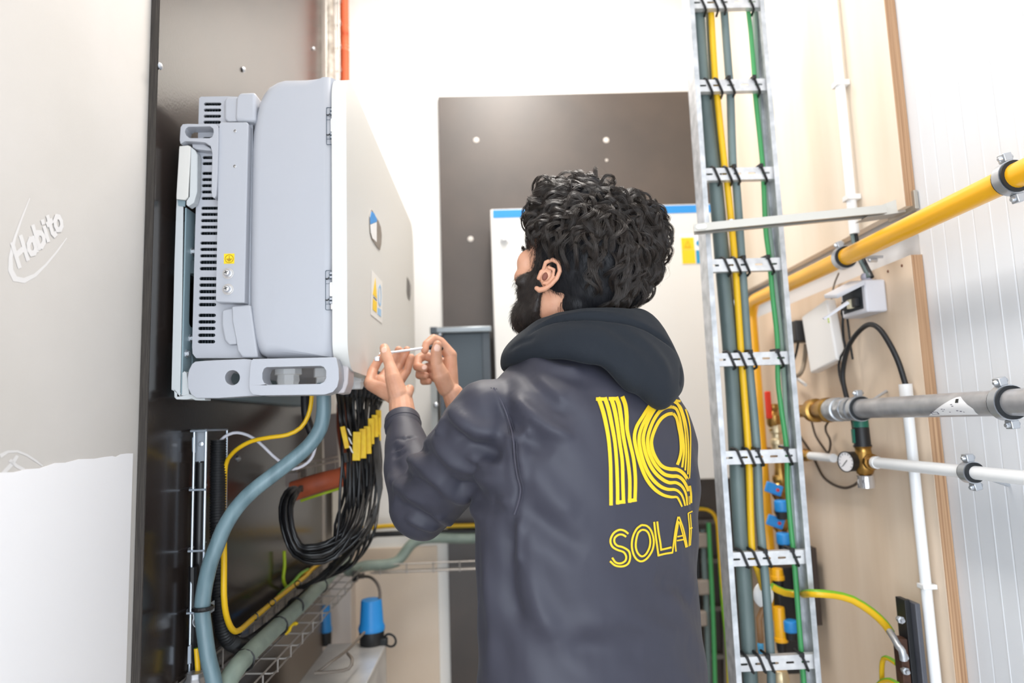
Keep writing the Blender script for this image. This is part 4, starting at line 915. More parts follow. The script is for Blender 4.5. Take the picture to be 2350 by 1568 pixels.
MB()._lathe(gp_-ga*.030, ga, [(0,.022),(.002,.0265),(.030,.0270),(.034,.0285),(.036,.0285),(.036,.0262),(.033,.0262)], 28).build('case', M_blk, ga_, smooth=True, sharp=40)
fc = MB()._lathe(gp_+ga*.0032, ga, [(0,.0262),(.0006,.0262)], 28).build('dial', mat('gauge_face', (232,228,228), .4), ga_)
gs = ga.cross(Vector((0,0,1))).normalized(); gu = gs.cross(ga)
c_ = gp_+ga*.0045
MB().obox(c_+(gs*.004-gu*.004), (gs-gu).normalized()*.012, ga*.0004, (gs+gu).normalized()*.0009).build('needle', M_ink, ga_)
for k in range(11):
    a = math.radians(220-k*26); dvec = gs*math.cos(a)+gu*math.sin(a)
    MB().obox(c_+dvec*.0215, dvec*.0022, ga*.0003, ga.cross(dvec)*.0005).build('dial_mark', M_ink, ga_)
MB().tube([gp_-ga*.028, V0+Vector((-.01,.02,0))], .007, 8).build('stem', M_brass, ga_)
# black hose arching between boxes
cable('black_hose', [PX(1962,992,1.0), PX(1957,960,1.0), PX(1943,912,1.0), PX(1934,868,1.0), PX(1938,828,1.0), PX(1950,790,1.0), PX(1972,760,1.0), PX(1995,745,1.0), PX(2018,755,1.0), PX(2042,790,1.01), PX(2062,832,1.02), PX(2078,882,1.03)], .0068, M_blk, 'black hose arching from the green-capped valve to the white conduit')
# white conduits
XC = 1.03
def cond(nm, p0, p1, r, lab): return tag(MB().tube([p0, p1], r, 18).build(nm, M_whitepipe, smooth=True, sharp=60), lab, 'conduit')
yC = PX(2080,905,XC).y
cond('white_conduit', (XC,yC,PX(2080,906,XC).z), (XC,yC,.02), .0125, 'white vertical conduit on the lower plywood behind the pipes')
tag(MB()._lathe((XC,yC,PX(2080,913,XC).z), Vector((0,0,1)), [(0,.0126),(0,.0155),(.034,.0155),(.034,.008)], 18).build('conduit_socket', M_whiteplastic, smooth=True, sharp=40), 'white socket on top of the lower conduit holding the black hose', 'conduit fitting')
zc_ = PX(2122,1344,XC).z
tag(MB().box((XC-.016, yC-.016, zc_-.006), (XP-.001, yC-.002+.014, zc_+.006)).build('conduit_clip', M_whiteplastic, bevel=.002), 'white clip on the lower conduit near the bottom right', 'conduit clip')
y2 = 1.86; x2 = 1.028
cond('white_conduit', (x2,y2,PX(1978,528,x2).z), (x2,y2,ZC-.01), .0135, 'white vertical conduit on the upper plywood')
for px, py, lb_ in ((1957,165,'white clip high on the upper conduit'),(1981,437,'white clip on the upper conduit just above the steel channel')):
    z = PX(px, py, x2).z; tag(MB().box((x2-.017,y2-.017,z-.008),(XP-.001,y2+.017,z+.008)).build('conduit_clip', M_whiteplastic, bevel=.002), lb_, 'conduit clip')
for dx, m, lab in ((0,M_greycable,'grey-green'),(.010,M_blk,'black')):
    cable('feed_cable', [(x2+dx-.006,y2+.004*dx,PX(1978,500,x2).z),(x2+dx-.006,y2-.004,PX(1978,560,x2).z),(x2+dx-.006,y2-.06,PX(1990,640,x2).z)], .0055, m, lab+' cable leaving the upper conduit for the grey box', step=.04)
# ---------------------------------------------------------------- junction box
yj = PX(2038,700,XP).y
q0 = P(1990,716,yj); q1 = P(2038,640,yj)
M_jb = mat('junction_grey', (206,206,212), .5)
jb = thing('junction_box', 'light grey plastic junction box with open lid under the yellow pipe', 'junction box', (q0.x, yj, q0.z))
MB().box((q0.x, yj, q0.z), (XP-.001, yj+.13, q1.z)).build('body', M_jb, jb, bevel=.005)
MB().box((q0.x-.001, yj+.015, q0.z+.012), (q0.x+.001, yj+.118, q1.z-.012)).build('opening', M_dark, jb)
for k, m in enumerate((M_blk, mat('terminal_cream', (220,210,180), .5), M_blk)):
    MB().box((q0.x-.014, yj+.028+k*.028, q0.z+.02), (q0.x-.0012, yj+.048+k*.028, q0.z+.045)).build('terminal', m, jb, bevel=.002)
lidc = P(1952,668,yj+.02)
MB().plate([P(1985,642,yj-.01),P(1988,652,yj-.01),P(1921,686,yj+.06),P(1918,676,yj+.06)], (0,.07,.012)).build('lid', M_jb, jb, bevel=.003)
MB().plate([P(1946,692,yj+.02),P(1950,697,yj+.02),P(1893,734,yj+.05),P(1890,731,yj+.05)], (0,.008,.002)).build('lid_strap', M_jb, jb)
MB()._lathe((x2-.004,yj+.045,q1.z), Vector((0,0,1)), [(0,.015),(.008,.015),(.008,.012),(.016,.015),(.022,.013),(.026,.010)], 12).build('cable_entry', mat('entry_grey', (180,180,196), .5), jb, bevel=.001)
# ---------------------------------------------------------------- white router
rt = thing('network_box', 'flat white network box hanging askew on the lower plywood', 'network box', PX(1885,775,1.0))
cR = PX(1886,774,1.01); rot_ = Matrix.Rotation(math.radians(-9), 3, 'X')
hy, hz = .088, .095
MB().box(cR+Vector((-.012,-hy,-hz)), cR+Vector((.018,hy,hz)), rot_).build('housing', mat('router_white', (238,236,234), .4), rt, bevel=.006, bseg=3)
for dz in (.030,.022):
    MB().box(cR+Vector((-.0135,-hy+.004,dz)), cR+Vector((-.0115,-hy+.009,dz+.005)), rot_, cR).build('green_led', mat('green_led_plastic', (190,220,40), .4), rt)
ad = thing('power_adapter', 'black power adapter on the plywood between ladder and white box', 'adapter', PX(1828,760,1.0))
cA = PX(1829,762,1.0)
MB().box(cA+Vector((-.02,-.035,-.035)), cA+Vector((.045,.03,.035))).build('housing', mat('adapter_black', (44,42,42), .5), ad, bevel=.005)
cable('adapter_cord', [PX(1832,785,1.0), PX(1826,815,1.0), PX(1816,838,1.0), PX(1812,850,1.0)], .004, M_blk, 'thin cord hanging from the black adapter', parent=None)
tg_ = mat('taupe_wire', (120,110,100), .5)
cable('loose_wire', [PX(1850,790,1.03), PX(1846,830,1.02), PX(1838,856,1.0), PX(1826,862,1.0), PX(1812,846,1.0)], .007, mat('braided_taupe', (150,134,116), .7), 'taupe looped wire under the black adapter')
cable('loose_wire', [PX(1849,884,1.02), PX(1836,874,1.02), PX(1815,860,1.02)], .0055, M_whiteplastic, 'stiff white wire end left of the brass union')
cable('loose_wire', [PX(1936,703,1.0), PX(1934,740,1.0), PX(1936,780,1.01), PX(1940,800,1.01), PX(1930,818,1.01), PX(1925,838,1.01), PX(1927,862,1.01), PX(1933,885,1.01)], .0035, M_blk, 'thin black wire hanging from the open grey box')
cable('loose_wire', [PX(1943,720,1.02), PX(1948,760,1.03), PX(1953,800,1.03), PX(1957,825,1.03)], .003, M_blk, 'second thin wire hanging behind the first under the grey box')
tag(MB().lathe(PX(1936,712,1.0), (0,-.3,1), [(-.02,.0045),(-.01,.008),(.012,.008),(.02,.006)], 8).build('plug', M_blk), 'small black plug just under the open grey box', 'plug')
cable('loose_wire', [PX(1925,627,1.04), PX(1914,655,1.04), PX(1908,690,1.03), PX(1903,715,1.02)], .0025, tg_, 'thin wire dropping from behind the yellow pipe')
cable('loose_wire', [PX(1862,965,1.03), PX(1872,1000,1.03), PX(1890,1028,1.03), PX(1901,1040,1.03), PX(1906,1020,1.03), PX(1903,1005,1.03), PX(1896,992,1.03), PX(1895,978,1.03), PX(1903,966,1.03)], .0035, mat('umber_wire', (70,56,44), .5), 'dark brown wire bent into a hook below the brass union')
cable('loose_wire', [PX(1828,990,1.03), PX(1842,1010,1.03), PX(1862,1040,1.03), PX(1876,1070,1.03), PX(1890,1095,1.03), PX(1912,1112,1.03), PX(1938,1120,1.03), PX(1958,1115,1.03), PX(1968,1108,1.02)], .0042, MATS['umber_wire'], 'dark wire sagging under the pressure gauge')
# ---------------------------------------------------------------- earth bar bottom right
YEb = 1.62
eb = thing('earth_bar', 'dark steel strut with rusty earth bar at the bottom right', 'earth bar', PX(2095,1500,1.0))
M_ebar = mat('charcoal_steel', (88,90,98), .5, .3); M_rust = mat('rusty_copper', (96,64,48), .6, .4, col2=(64,44,36), vscale=40)
xz = .985; yz_ = PX(2078,1400,xz).y
zE0 = PX(2080,1380,xz).z
MB().box((xz, yz_-.0, .3), (xz+.013, yz_+.04, zE0)).build('strut_back', M_blk, eb, bevel=.001)
MB().box((xz+.0135, yz_-.02, .3), (xz+.026, yz_+.03, zE0-.004)).build('strut_front', M_ebar, eb, bevel=.002)
zr2 = PX(2062,1455,xz).z
MB().box((xz-.022, yz_+.0, .3), (xz-.003, yz_+.03, zr2)).build('copper_bar', M_rust, eb, bevel=.001)
for py in (1412, 1490, 1520):
    MB().lathe((xz-.018, yz_-.004, PX(2062,py,xz).z), (0,-1,0), [(-.01,.006),(.0,.009),(.006,.009),(.007,.005),(.014,.005)], 6).build('bolt', M_galv, eb)
cable('cable_lug', [P(2042,1450,1.74), P(2052,1466,1.71), P(2062,1484,1.69), P(2070,1494,1.68), P(2074,1516,1.68)], .0085, M_galv, 'silver lug joining the big earth cable to the earth bar', 'cable lug')
cable('earth_cable', [PX(2058,1524,.97), PX(2040,1512,.97), PX(2028,1512,.97), PX(2024,1530,.97), PX(2024,1556,.97), PX(2025,1600,.97)], .0062, earth_mat('earth_sheath_p', .6, .35, .3), 'small yellow-green cable hooking off the earth bar')
cable('earth_cable', [PX(2062,1572,.96), PX(2044,1562,.96), PX(2026,1564,.96), PX(2012,1576,.96)], .0062, earth_mat('earth_sheath_p', .6, .35, .3), 'lowest yellow-green cable hooking off the earth bar')
# black upright bar
yb2 = PX(1872,1360,1.02).y
tag(MB().box((1.0, yb2-.01, PX(1885,1448,1.0).z), (1.03, yb2+.10, PX(1862,1262,1.0).z)).build('mounting_rail', mat('dark_umber', (58,46,40), .6), bevel=.002), 'dark upright mounting rail on the plywood beside the ladder', 'rail')
# ---------------------------------------------------------------- valves behind the ladder
YV = 2.40
def vthing(name, label, px, py, Y=YV, cat='valve'): return thing(name, label, cat, P(px, py, Y))
def ballvalve(px, py, label, handle=None, hdir=(-1,0,0), Y=YV, s=1.0):
    t = vthing('ball_valve', label, px, py, Y); c = P(px, py, Y)
    MB()._lathe(c-Vector((0,0,.05*s)), Vector((0,0,1)), [(0,.018*s),(.012*s,.020*s),(.014*s,.015*s),(.030*s,.026*s),(.060*s,.027*s),(.075*s,.015*s),(.085*s,.020*s),(.1*s,.019*s)], 10).build('body', M_brass, t, bevel=.001)
    if handle:
        h = MB(); hd = Vector(hdir).normalized(); a = c+Vector((-.01,-.03,0))
        h.obox(a+hd*.022*s, hd*.030*s, Vector((0,.004,0)), hd.cross(Vector((0,1,0)))*.018*s)
        h.build('handle', handle, t, bevel=.006, bseg=3)
        MB().lathe(a+Vector((0,-.004,0))+hd*.01, (0,-1,0), [(0,.006),(.004,.006),(.005,.003)], 6).build('handle_nut', M_red if handle is not M_red else M_zinc, t)
        MB().tube([c, a], .007, 8).build('stem', M_brass, t)
    return t
ballvalve(1776,960,'upper brass valve behind the ladder, by the red lever')
tag(MB().box(P(1759,905,2.36)+Vector((-.007,-.006,-.085)), P(1759,905,2.36)+Vector((.014,.006,.01))).build('valve_lever', M_red, bevel=.004), 'red valve lever behind the ladder', 'valve lever')
ps = thing('pipe_fitting', 'stack of white and brass couplings behind the ladder', 'pipe fitting', P(1780,1010,YV))
c = P(1783,1005,YV)
MB()._lathe(c-Vector((0,0,.055)), Vector((0,0,1)), [(0,.014),(.012,.020),(.03,.020),(.032,.024),(.05,.024),(.052,.018),(.07,.018),(.072,.024),(.10,.024),(.11,.018)], 10).build('coupling', mat('pale_brass', (214,196,160), .35, .7), ps, bevel=.001)
c = P(1787,1018,YV); MB()._lathe(c-Vector((0,0,.008)), Vector((0,0,1)), [(0,.021),(.016,.021)], 16).build('white_ring', M_whiteplastic, ps)
c = P(1790,1080,YV); MB()._lathe(c-Vector((0,0,.05)), Vector((0,0,1)), [(0,.016),(.02,.024),(.05,.018),(.09,.016)], 10).build('brass_tail', M_brass, ps, bevel=.001)
ballvalve(1788,1125,'brass valve with blue lever high behind the ladder', M_blue, (-.9,0,.35))
ballvalve(1792,1200,'brass valve with blue lever below the first one', M_blue, (-.9,0,.35))
vm = thing('valve_manifold', 'black manifold with three blue screw caps behind the ladder', 'manifold', P(1784,1342,2.44))
MB().box(P(1784,1342,2.44)+Vector((0,0,-.30)), P(1838,1342,2.44)+Vector((.0,.05,.06))).build('block', mat('manifold_black', (34,32,32), .5), vm, bevel=.006)
for px, py in ((1793,1162),(1798,1237),(1814,1438)):
    c = P(px, py, 2.34)
    MB()._lathe(c-Vector((0,0,.018)), Vector((0,0,1)), [(0,.020),(.004,.023),(.034,.023),(.038,.020)], 12).build('screw_cap', M_blue, vm, bevel=.001)
    MB()._lathe(c-Vector((0,0,.044)), Vector((0,0,1)), [(0,.014),(.004,.018),(.025,.019)], 12).build('collar', M_blk, vm)
def yact(px0, py0, px1, py1, label, Y=2.36):
    t = thing('yellow_actuator', label, 'actuator', P(px0, py1, Y)); a = P(px0, py0, Y); b_ = P(px1, py1, Y)
    w_ = (b_.x-a.x)/2; c = Vector(((a.x+b_.x)/2, Y, b_.z)); h = a.z-b_.z
    MB()._lathe(c, Vector((0,0,1)), [(0,w_),(.012,w_),(.013,w_*.88),(h-.006,w_*.84),(h,w_*.78)], 20).build('housing', M_yellowpipe, t, smooth=True, sharp=40)
    MB()._lathe(c-Vector((0,0,.03)), Vector((0,0,1)), [(0,w_*.7),(.03,w_*.8)], 16).build('neck', M_blk, t)
yact(1772,1394,1808,1472,'yellow cylindrical actuator low behind the ladder'); yact(1768,1306,1800,1330,'short yellow actuator behind the ladder above the earth cable')
# white round plug with brown wire and blue tip
wp = thing('white_sensor', 'white round sensor on a brown tube between the ladder cables', 'sensor', P(1752,1368,1.98)); c = P(1752,1366,1.98)
MB().sphere(c, .031, 20, (.95,.35,1.15)).build('disc', M_whiteplastic, wp, smooth=True)
MB().tube([c-Vector((0,0,.03)), P(1742,1420,1.98), P(1746,1475,1.98)], .0085, 10).build('stem', mat('brown_tube', (150,112,76), .5), wp, smooth=True)
MB()._lathe(P(1747,1504,1.98), Vector((0,0,1)), [(0,.006),(.01,.008),(.028,.009),(.036,.006)], 12).build('blue_tip', mat('light_blue_plastic', (90,180,230), .4), wp, smooth=True)
tag(MB()._lathe(P(1792,1566,2.1)-Vector((0,0,.05)), Vector((0,0,1)), [(0,.03),(.03,.03),(.034,.022),(.06,.026),(.085,.02)], 10).build('brass_fitting', MATS['pale_brass'], bevel=.001), 'pale brass fitting at the very bottom behind the ladder', 'pipe fitting')
# ================================================================ the worker
from mathutils.bvhtree import BVHTree
def blob(name, prims, voxel, material, parent, smooth_it=4, disp=None, fac=.6):
    b = MB(); 
    for p in prims:
        if p[0] == 'cap':
            a, c, ra, rb = Vector(p[1]), Vector(p[2]), p[3], p[4]; t = (c-a); L = t.length; t.normalize(); pts, rr = [], []
            for k in range(6):
                q = math.pi/2*k/6; pts.append(a-t*ra*math.cos(q)); rr.append(max(ra*math.sin(q), 1e-4))
            for k in range(5): pts.append(a+(c-a)*k/4); rr.append(ra+(rb-ra)*k/4)
            for k in range(1, 7):
                q = math.pi/2*k/6; pts.append(c+t*rb*math.sin(q)); rr.append(max(rb*math.cos(q), 1e-4))
            b.tube(pts, rr, 16)
        elif p[0] == 'ell':
            c, r, M = Vector(p[1]), p[2], (p[3] if len(p) > 3 else Matrix.Identity(3))
            big = max(r) > .02; b.usphere(24 if big else 10, 14 if big else 6, lambda p: c+M@Vector((p.x*r[0], p.y*r[1], p.z*r[2])))
        elif p[0] == 'loft':
            rings = [[b.bm.verts.new(v) for v in ring] for ring in p[1]]; n = len(rings[0])
            for A, B in zip(rings[:-1], rings[1:]):
                for i in range(n): b.face([A[i], A[(i+1) % n], B[(i+1) % n], B[i]])
            if not (len(p) > 2 and p[2]): b.face(rings[0][::-1]); b.face(rings[-1])
            else:
                for i in range(n): b.face([rings[-1][i], rings[-1][(i+1) % n], rings[0][(i+1) % n], rings[0][i]])
    me = bpy.data.meshes.new('tmp'); b.bm.to_mesh(me); b.bm.free(); o = bpy.data.objects.new('tmp', me); COL.objects.link(o)
    md = o.modifiers.new('r', 'REMESH'); md.mode = 'VOXEL'; md.voxel_size = voxel
    ms = o.modifiers.new('s', 'SMOOTH'); ms.factor = fac; ms.iterations = smooth_it
    dg = bpy.context.evaluated_depsgraph_get(); ev = o.evaluated_get(dg); m2 = bpy.data.meshes.new_from_object(ev)
    bpy.data.objects.remove(o); bpy.data.meshes.remove(me); m2.name = name
    if disp: disp(m2)
    m2.materials.clear(); m2.materials.append(material); m2.polygons.foreach_set('use_smooth', [True]*len(m2.polygons))
    o = bpy.data.objects.new(name, m2); COL.objects.link(o)
    if parent is not None: adopt(o, parent)
    return o
def bvh(me): return BVHTree.FromPolygons([v.co.copy() for v in me.vertices], [tuple(p.vertices) for p in me.polygons])
def hit(tree, px, py):
    loc, nrm, i, d = tree.ray_cast(CAM, ray(px, py).normalized()); return loc, nrm
def vnarr(me):
    n = len(me.vertices); V = np.empty(n*3); me.vertices.foreach_get('co', V); N = np.empty(n*3); me.vertex_normals.foreach_get('vector', N)
    return V.reshape(-1,3), N.reshape(-1,3)
def polydist(V, pts):
    pts = np.array([list(p) for p in pts]); best = np.full(len(V), 9.); par = np.zeros(len(V)); m = len(pts)-1
    for i in range(m):
        a, c = pts[i], pts[i+1]; d = c-a; L2 = (d*d).sum()+1e-12; t = np.clip(((V-a)@d)/L2, 0, 1); q = np.linalg.norm(V-(a+t[:,None]*d), axis=1)
        k = q < best; best[k] = q[k]; par[k] = (i+t[k])/m
    return best, par
def folds(me, flist):
    "raise (or sink) soft creases along lines drawn over the surface"
    tree = bvh(me); V, N = vnarr(me); D = np.zeros(len(V))
    for pts, amp, wd in flist:
        q = []
        for px, py in pts:
            l, n = hit(tree, px, py)
            if l is not None: q.append(l)
        if len(q) < 2: continue
        dist, par = polydist(V, catmull(q, .02))
        D += amp*np.exp(-(dist/wd)**2)*np.clip(np.sin(np.pi*np.clip(par*.94+.03, 0, 1))*1.6, 0, 1)
    V += N*D[:,None]; me.vertices.foreach_set('co', V.ravel()); me.update()
M_skin = mat('skin', (208,158,130), .5, bump=.12, bscale=240, col2=(192,138,110), vscale=26)
_b = M_skin.node_tree.nodes['Principled BSDF']; _b.inputs['Subsurface Weight'].default_value = .18; _b.inputs['Subsurface Radius'].default_value = (.010,.004,.002); _b.inputs['Subsurface Scale'].default_value = .6
M_jack = mat('slate_softshell', (49,49,60), .55, bump=.10, bscale=1500, sheen=.04, spec=.38)
M_hood = mat('black_fleece', (25,30,37), .85, bump=.30, bscale=900, sheen=.05, spec=.3)
M_logo = mat('yellow_print', (228,188,26), .6)
M_hair = mat('black_hair', (50,42,37), .40, spec=.6)
M_hairs = mat('short_black_hair', (20,20,24), .55, spec=.3)
M_beard = mat('dark_beard', (40,32,28), .5, spec=.4)
man = thing('person', 'bearded man in slate work jacket with black hood, turned away, working on the inverter', 'person', (.16, 1.27, 0))
A_ = math.radians(45)
BF = Vector((-math.cos(A_), math.sin(A_), 0)); BR = Vector((math.sin(A_), math.cos(A_), 0)); BB = -BF; BL = -BR
TC = Vector((.160, 1.27, 0))
def ring(z, w, db, df, ob=0, orr=0, ex=2.3, n=48, wl=None):
    out = []
    for k in range(n):
        t = 2*math.pi*k/n; c, s = math.cos(t), math.sin(t)
        c_ = math.copysign(abs(c)**(2/ex), c); s_ = math.copysign(abs(s)**(2/ex), s)
        out.append(TC+Vector((0,0,z))+BR*(orr+c_*(w if c > 0 else (wl or w)))+BB*(ob+s_*(db if s > 0 else df)))
    return out
torso = [ring(.78,.235,.165,.15,.0), ring(.86,.24,.168,.15,.0), ring(.95,.237,.162,.15), ring(1.05,.232,.158,.15,.0), ring(1.15,.235,.160,.15,.004), ring(1.25,.240,.166,.15,.008), ring(1.33,.240,.168,.145,.008),
         ring(1.39,.232,.158,.135,.004), ring(1.43,.212,.142,.12,.0), ring(1.465,.172,.120,.10,-.004), ring(1.50,.125,.098,.085,-.006), ring(1.53,.09,.085,.075,-.008)]
SL = Vector((-.010, 1.160, 1.385)); EL = P(968,1162,1.335); WL_ = P(926,990,1.500)
SR = TC+BR*.20+BF*.05+Vector((0,0,1.385)); ER = Vector((.12,1.66,1.20)); WR_ = P(1060,960,1.64)
def wprim(a, b_, ra, rb): return ('cap', a, b_, ra, rb)
jk = [('loft', torso), wprim(SL+BR*.07+BB*.0, SL, .070, .070), wprim(SL, SL+(EL-SL)*.5, .072, .072), wprim(SL+(EL-SL)*.5, EL, .072, .063),
      wprim(EL, EL+(WL_-EL)*.5, .064, .057), wprim(EL+(WL_-EL)*.5, WL_, .057, .040),
      wprim(TC+BL*.10+BB*.02+Vector((0,0,1.41)), SL, .062, .066),
      wprim(SR-BR*.07, SR, .07,.07), wprim(SR, ER, .070, .058), wprim(ER, WR_, .056, .042)]
jf = [  # (line over the surface, height, width)
 ([(1140,868),(1175,905),(1215,950),(1262,985),(1318,1008)], .0085, .011), ([(1115,900),(1160,960),(1210,1010),(1270,1045)], -.006, .014),
 ([(1200,820),(1250,838),(1300,850),(1338,856)], .006, .012), ([(1225,862),(1262,898),(1300,925)], .004, .010), ([(1190,850),(1240,890),(1280,935),(1340,960)], -.004, .012),
 ([(1036,930),(1062,962),(1100,985),(1160,1003)], .010, .014), ([(1160,1003),(1195,1000),(1222,984)], .006, .010), ([(1040,985),(1090,1030),(1150,1050)], -.009, .015),
 ([(1000,990),(1040,1060),(1100,1095),(1160,1100)], .007, .014), ([(1010,1060),(1060,1120),(1120,1150),(1160,1150)], -.010, .014), ([(960,1060),(1010,1110),(1060,1150),(1110,1185)], .006, .014),
 ([(930,1005),(965,1030),(1000,1035)], -.007, .009), ([(915,1030),(950,1058),(990,1072)], .007, .009), ([(900,1060),(940,1095),(990,1120)], -.007, .010), ([(890,1095),(935,1130),(985,1160)], .006, .012), ([(905,1150),(955,1180),(1010,1200),(1060,1205)], -.006, .014), ([(880,1010),(905,1015),(940,1005)], .004, .007), ([(876,1040),(900,1046),(930,1040)], -.004, .008),
 ([(884,1002),(905,1010),(930,1008),(955,1000)], -.004, .005), ([(878,1026),(900,1030),(925,1028)], -.004, .005), ([(1000,1180),(1035,1200),(1070,1205)], .006, .008), ([(930,1180),(970,1205),(1010,1215)], .005, .009), ([(1070,1040),(1110,1062),(1160,1070)], .006, .008), ([(1080,1130),(1130,1150),(1180,1150)], .006, .009), ([(1195,1010),(1200,1060),(1205,1120)], .004, .008),
 ([(1200,1180),(1190,1240),(1195,1300)], .006, .008), ([(1018,945),(1000,965),(985,1000)], -.012, .010), ([(1035,925),(1022,955),(1010,1000)], .006, .010),
 ([(1180,1200),(1165,1280),(1172,1370),(1200,1450)], -.008, .016), ([(1110,1230),(1120,1330),(1130,1430),(1130,1540)], .005, .018), ([(1215,1200),(1215,1290),(1235,1380),(1270,1470)], .006, .018),
 ([(1240,1230),(1310,1290),(1380,1350),(1470,1400)], .004, .022), ([(1200,1160),(1280,1230),(1350,1270)], -.005, .018), ([(1300,1440),(1400,1420),(1500,1440),(1580,1470)], .0045, .018), ([(1280,1500),(1380,1490),(1480,1510)], -.0045, .018),
 ([(1215,1060),(1260,1130),(1330,1180)], .0035, .020), ([(1595,960),(1590,1080),(1588,1180)], -.004, .014), ([(1500,1330),(1560,1350),(1590,1380)], -.005, .014), ([(1080,1260),(1090,1350),(1085,1450)], -.004, .012),
]
SEAM = [(1096,850),(1108,862),(1128,890),(1148,925),(1163,965),(1173,1005),(1177,1050),(1183,1090),(1190,1120),(1186,1150),(1176,1180)]
jf += [(SEAM, -.0035, .005)]
def jdisp(me):
    folds(me, [(p, a*1.5, w*1.05) for p, a, w in jf[:-1]]+jf[-1:])
    V, N = vnarr(me); ph = V*1.0
    w_ = .0018*(np.sin(V[:,2]*38+V[:,0]*55)*np.sin(V[:,1]*47+V[:,2]*21)+.6*np.sin(V[:,0]*90+V[:,2]*60))
    V += N*w_[:,None]; me.vertices.foreach_set('co', V.ravel()); me.update()
body_parts = []
jacket = blob('jacket', jk, .0050, M_jack, man, 6, jdisp)
JT = bvh(jacket.data)
def on_jacket(px, py, off=.0009, tree=None):
    l, n = hit(tree or JT, px, py)
    if l is None: return None
    return l+n*off
def ribbon(b, pts, wds, off=.0010, sub=3.5, tree=None):
    "flat printed stroke laid on the cloth through pixel points with pixel widths"
    p2 = catmull([Vector((x, y, 0)) for x, y in pts], sub) if len(pts) > 2 else [Vector((*pts[0],0)).lerp(Vector((*pts[1],0)), i/12) for i in range(13)]
    m = len(p2); row = []
    wl_ = wds if hasattr(wds, '__len__') else [wds]*len(pts)
    for i in range(m):
        t = (p2[min(m-1,i+1)]-p2[max(0,i-1)]).normalized(); nn = Vector((-t.y, t.x, 0)); f = i/(m-1)*(len(wl_)-1); k = min(int(f), len(wl_)-2); w_ = wl_[k]+(wl_[k+1]-wl_[k])*(f-k)
        a = on_jacket(*(p2[i]+nn*w_/2).xy, off, tree); c = on_jacket(*(p2[i]-nn*w_/2).xy, off, tree)
        row.append((b.bm.verts.new(a), b.bm.verts.new(c)) if a is not None and c is not None and (a-c).length < .03 else None)
    for r0, r1 in zip(row[:-1], row[1:]):
        if r0 and r1 and (r0[0].co-r1[0].co).length < .03: b.face([r0[0], r1[0], r1[1], r0[1]])
def seam_line(name, pts, r, m, tree=JT, off=.0002):
    q = [on_jacket(x, y, off, tree) for x, y in pts]; q = [v for v in q if v is not None]
    return MB().tube(catmull(q, .006), r, 6).build(name, m, jacket, smooth=True)
M_stitch = mat('dark_stitch', (50,50,62), .7); M_seamc = mat('seam_cloth', (62,60,72), .6)
seam_line('sleeve_seam', [(x+5, y+1) for x, y in SEAM], .0016, M_seamc)
seam_line('sleeve_seam', [(x-1, y) for x, y in SEAM], .0007, M_stitch)
seam_line('sleeve_seam', [(x+11, y+2) for x, y in SEAM], .0006, M_stitch)
seam_line('side_seam', [(1102,1350),(1098,1400),(1094,1450),(1090,1500),(1086,1560)], .0006, M_stitch)
# ---- printed logo: letter I
lg = MB()
Yt = 913
Ilines = [ # (top x, mid points..., bottom) for the five bars
 [(1372,913),(1380,935),(1388,965),(1396,1010),(1400,1060),(1401,1110),(1401.5,1160)],
 [(1387,913),(1395,938),(1402,970),(1410,1015),(1414,1060),(1416,1110),(1416.5,1158)],
 [(1401,913),(1408,935),(1414,965),(1421,1015),(1427,1060),(1428.5,1110),(1430,1156)],
 [(1413,912),(1420,932),(1425,965),(1430,1005),(1439,1055),(1444,1100),(1444,1154)],
 [(1427,911),(1434,930),(1437,955),(1438,985),(1444,1015),(1453,1055),(1457,1100),(1456,1151)]]
for l in Ilines: ribbon(lg, l, [9.6,9.2,8.4,7.8,7.8,7.8,7.8], .0011)
for (a, c, y) in ((0,1,917),(2,3,916)): ribbon(lg, [(Ilines[a][0][0]-5, y),(Ilines[c][0][0]+5, y)], 8, .00115)
for (a, c, y) in ((1,2,1153),(3,4,1149)): ribbon(lg, [(Ilines[a][-1][0]-4, y+1),(Ilines[c][-1][0]+4, y-2)], 8, .00115)
# ---- letter Q: five concentric strokes; left/top arcs and tails
def q_arc(cfg, w_): ribbon(lg, cfg, w_, .0011)
# coordinates read off the garment (outermost to innermost)
Q = [
 [(1503,912),(1490,932),(1475,955),(1460,980),(1455,1005),(1460,1035),(1470,1070),(1483,1100),(1500,1122),(1520,1136),(1540,1141),(1552,1141),(1558,1150),(1564,1163)],
 [(1516,913),(1500,930),(1483,958),(1470,985),(1465.5,1010),(1470,1040),(1480,1072),(1494,1097),(1512,1115),(1530,1123),(1548,1124),(1560,1132),(1567,1145),(1571,1161)],
 [(1541,918),(1528,920),(1508,932),(1492,955),(1480,983),(1475,1008),(1479,1036),(1489,1064),(1503,1086),(1520,1101),(1535,1108),(1550,1108),(1564,1117),(1573,1135),(1576,1160)],
 [(1541,935),(1528,936),(1513,945),(1499,965),(1489,990),(1485,1012),(1488,1036),(1498,1060),(1510,1077),(1524,1089),(1540,1093),(1555,1094),(1568,1105),(1578,1128),(1581.5,1158)],
 [(1543,950),(1530,952),(1515,963),(1503,983),(1495,1006),(1494,1022),(1499,1042),(1511,1063),(1523,1073),(1538,1077),(1553,1078),(1567,1087),(1578,1105),(1584,1130),(1585.5,1155)],
]
for l in Q: ribbon(lg, l, [7.6]*5+[8.2]*5+[7.8,6.6,4.8,3.8], .0011)
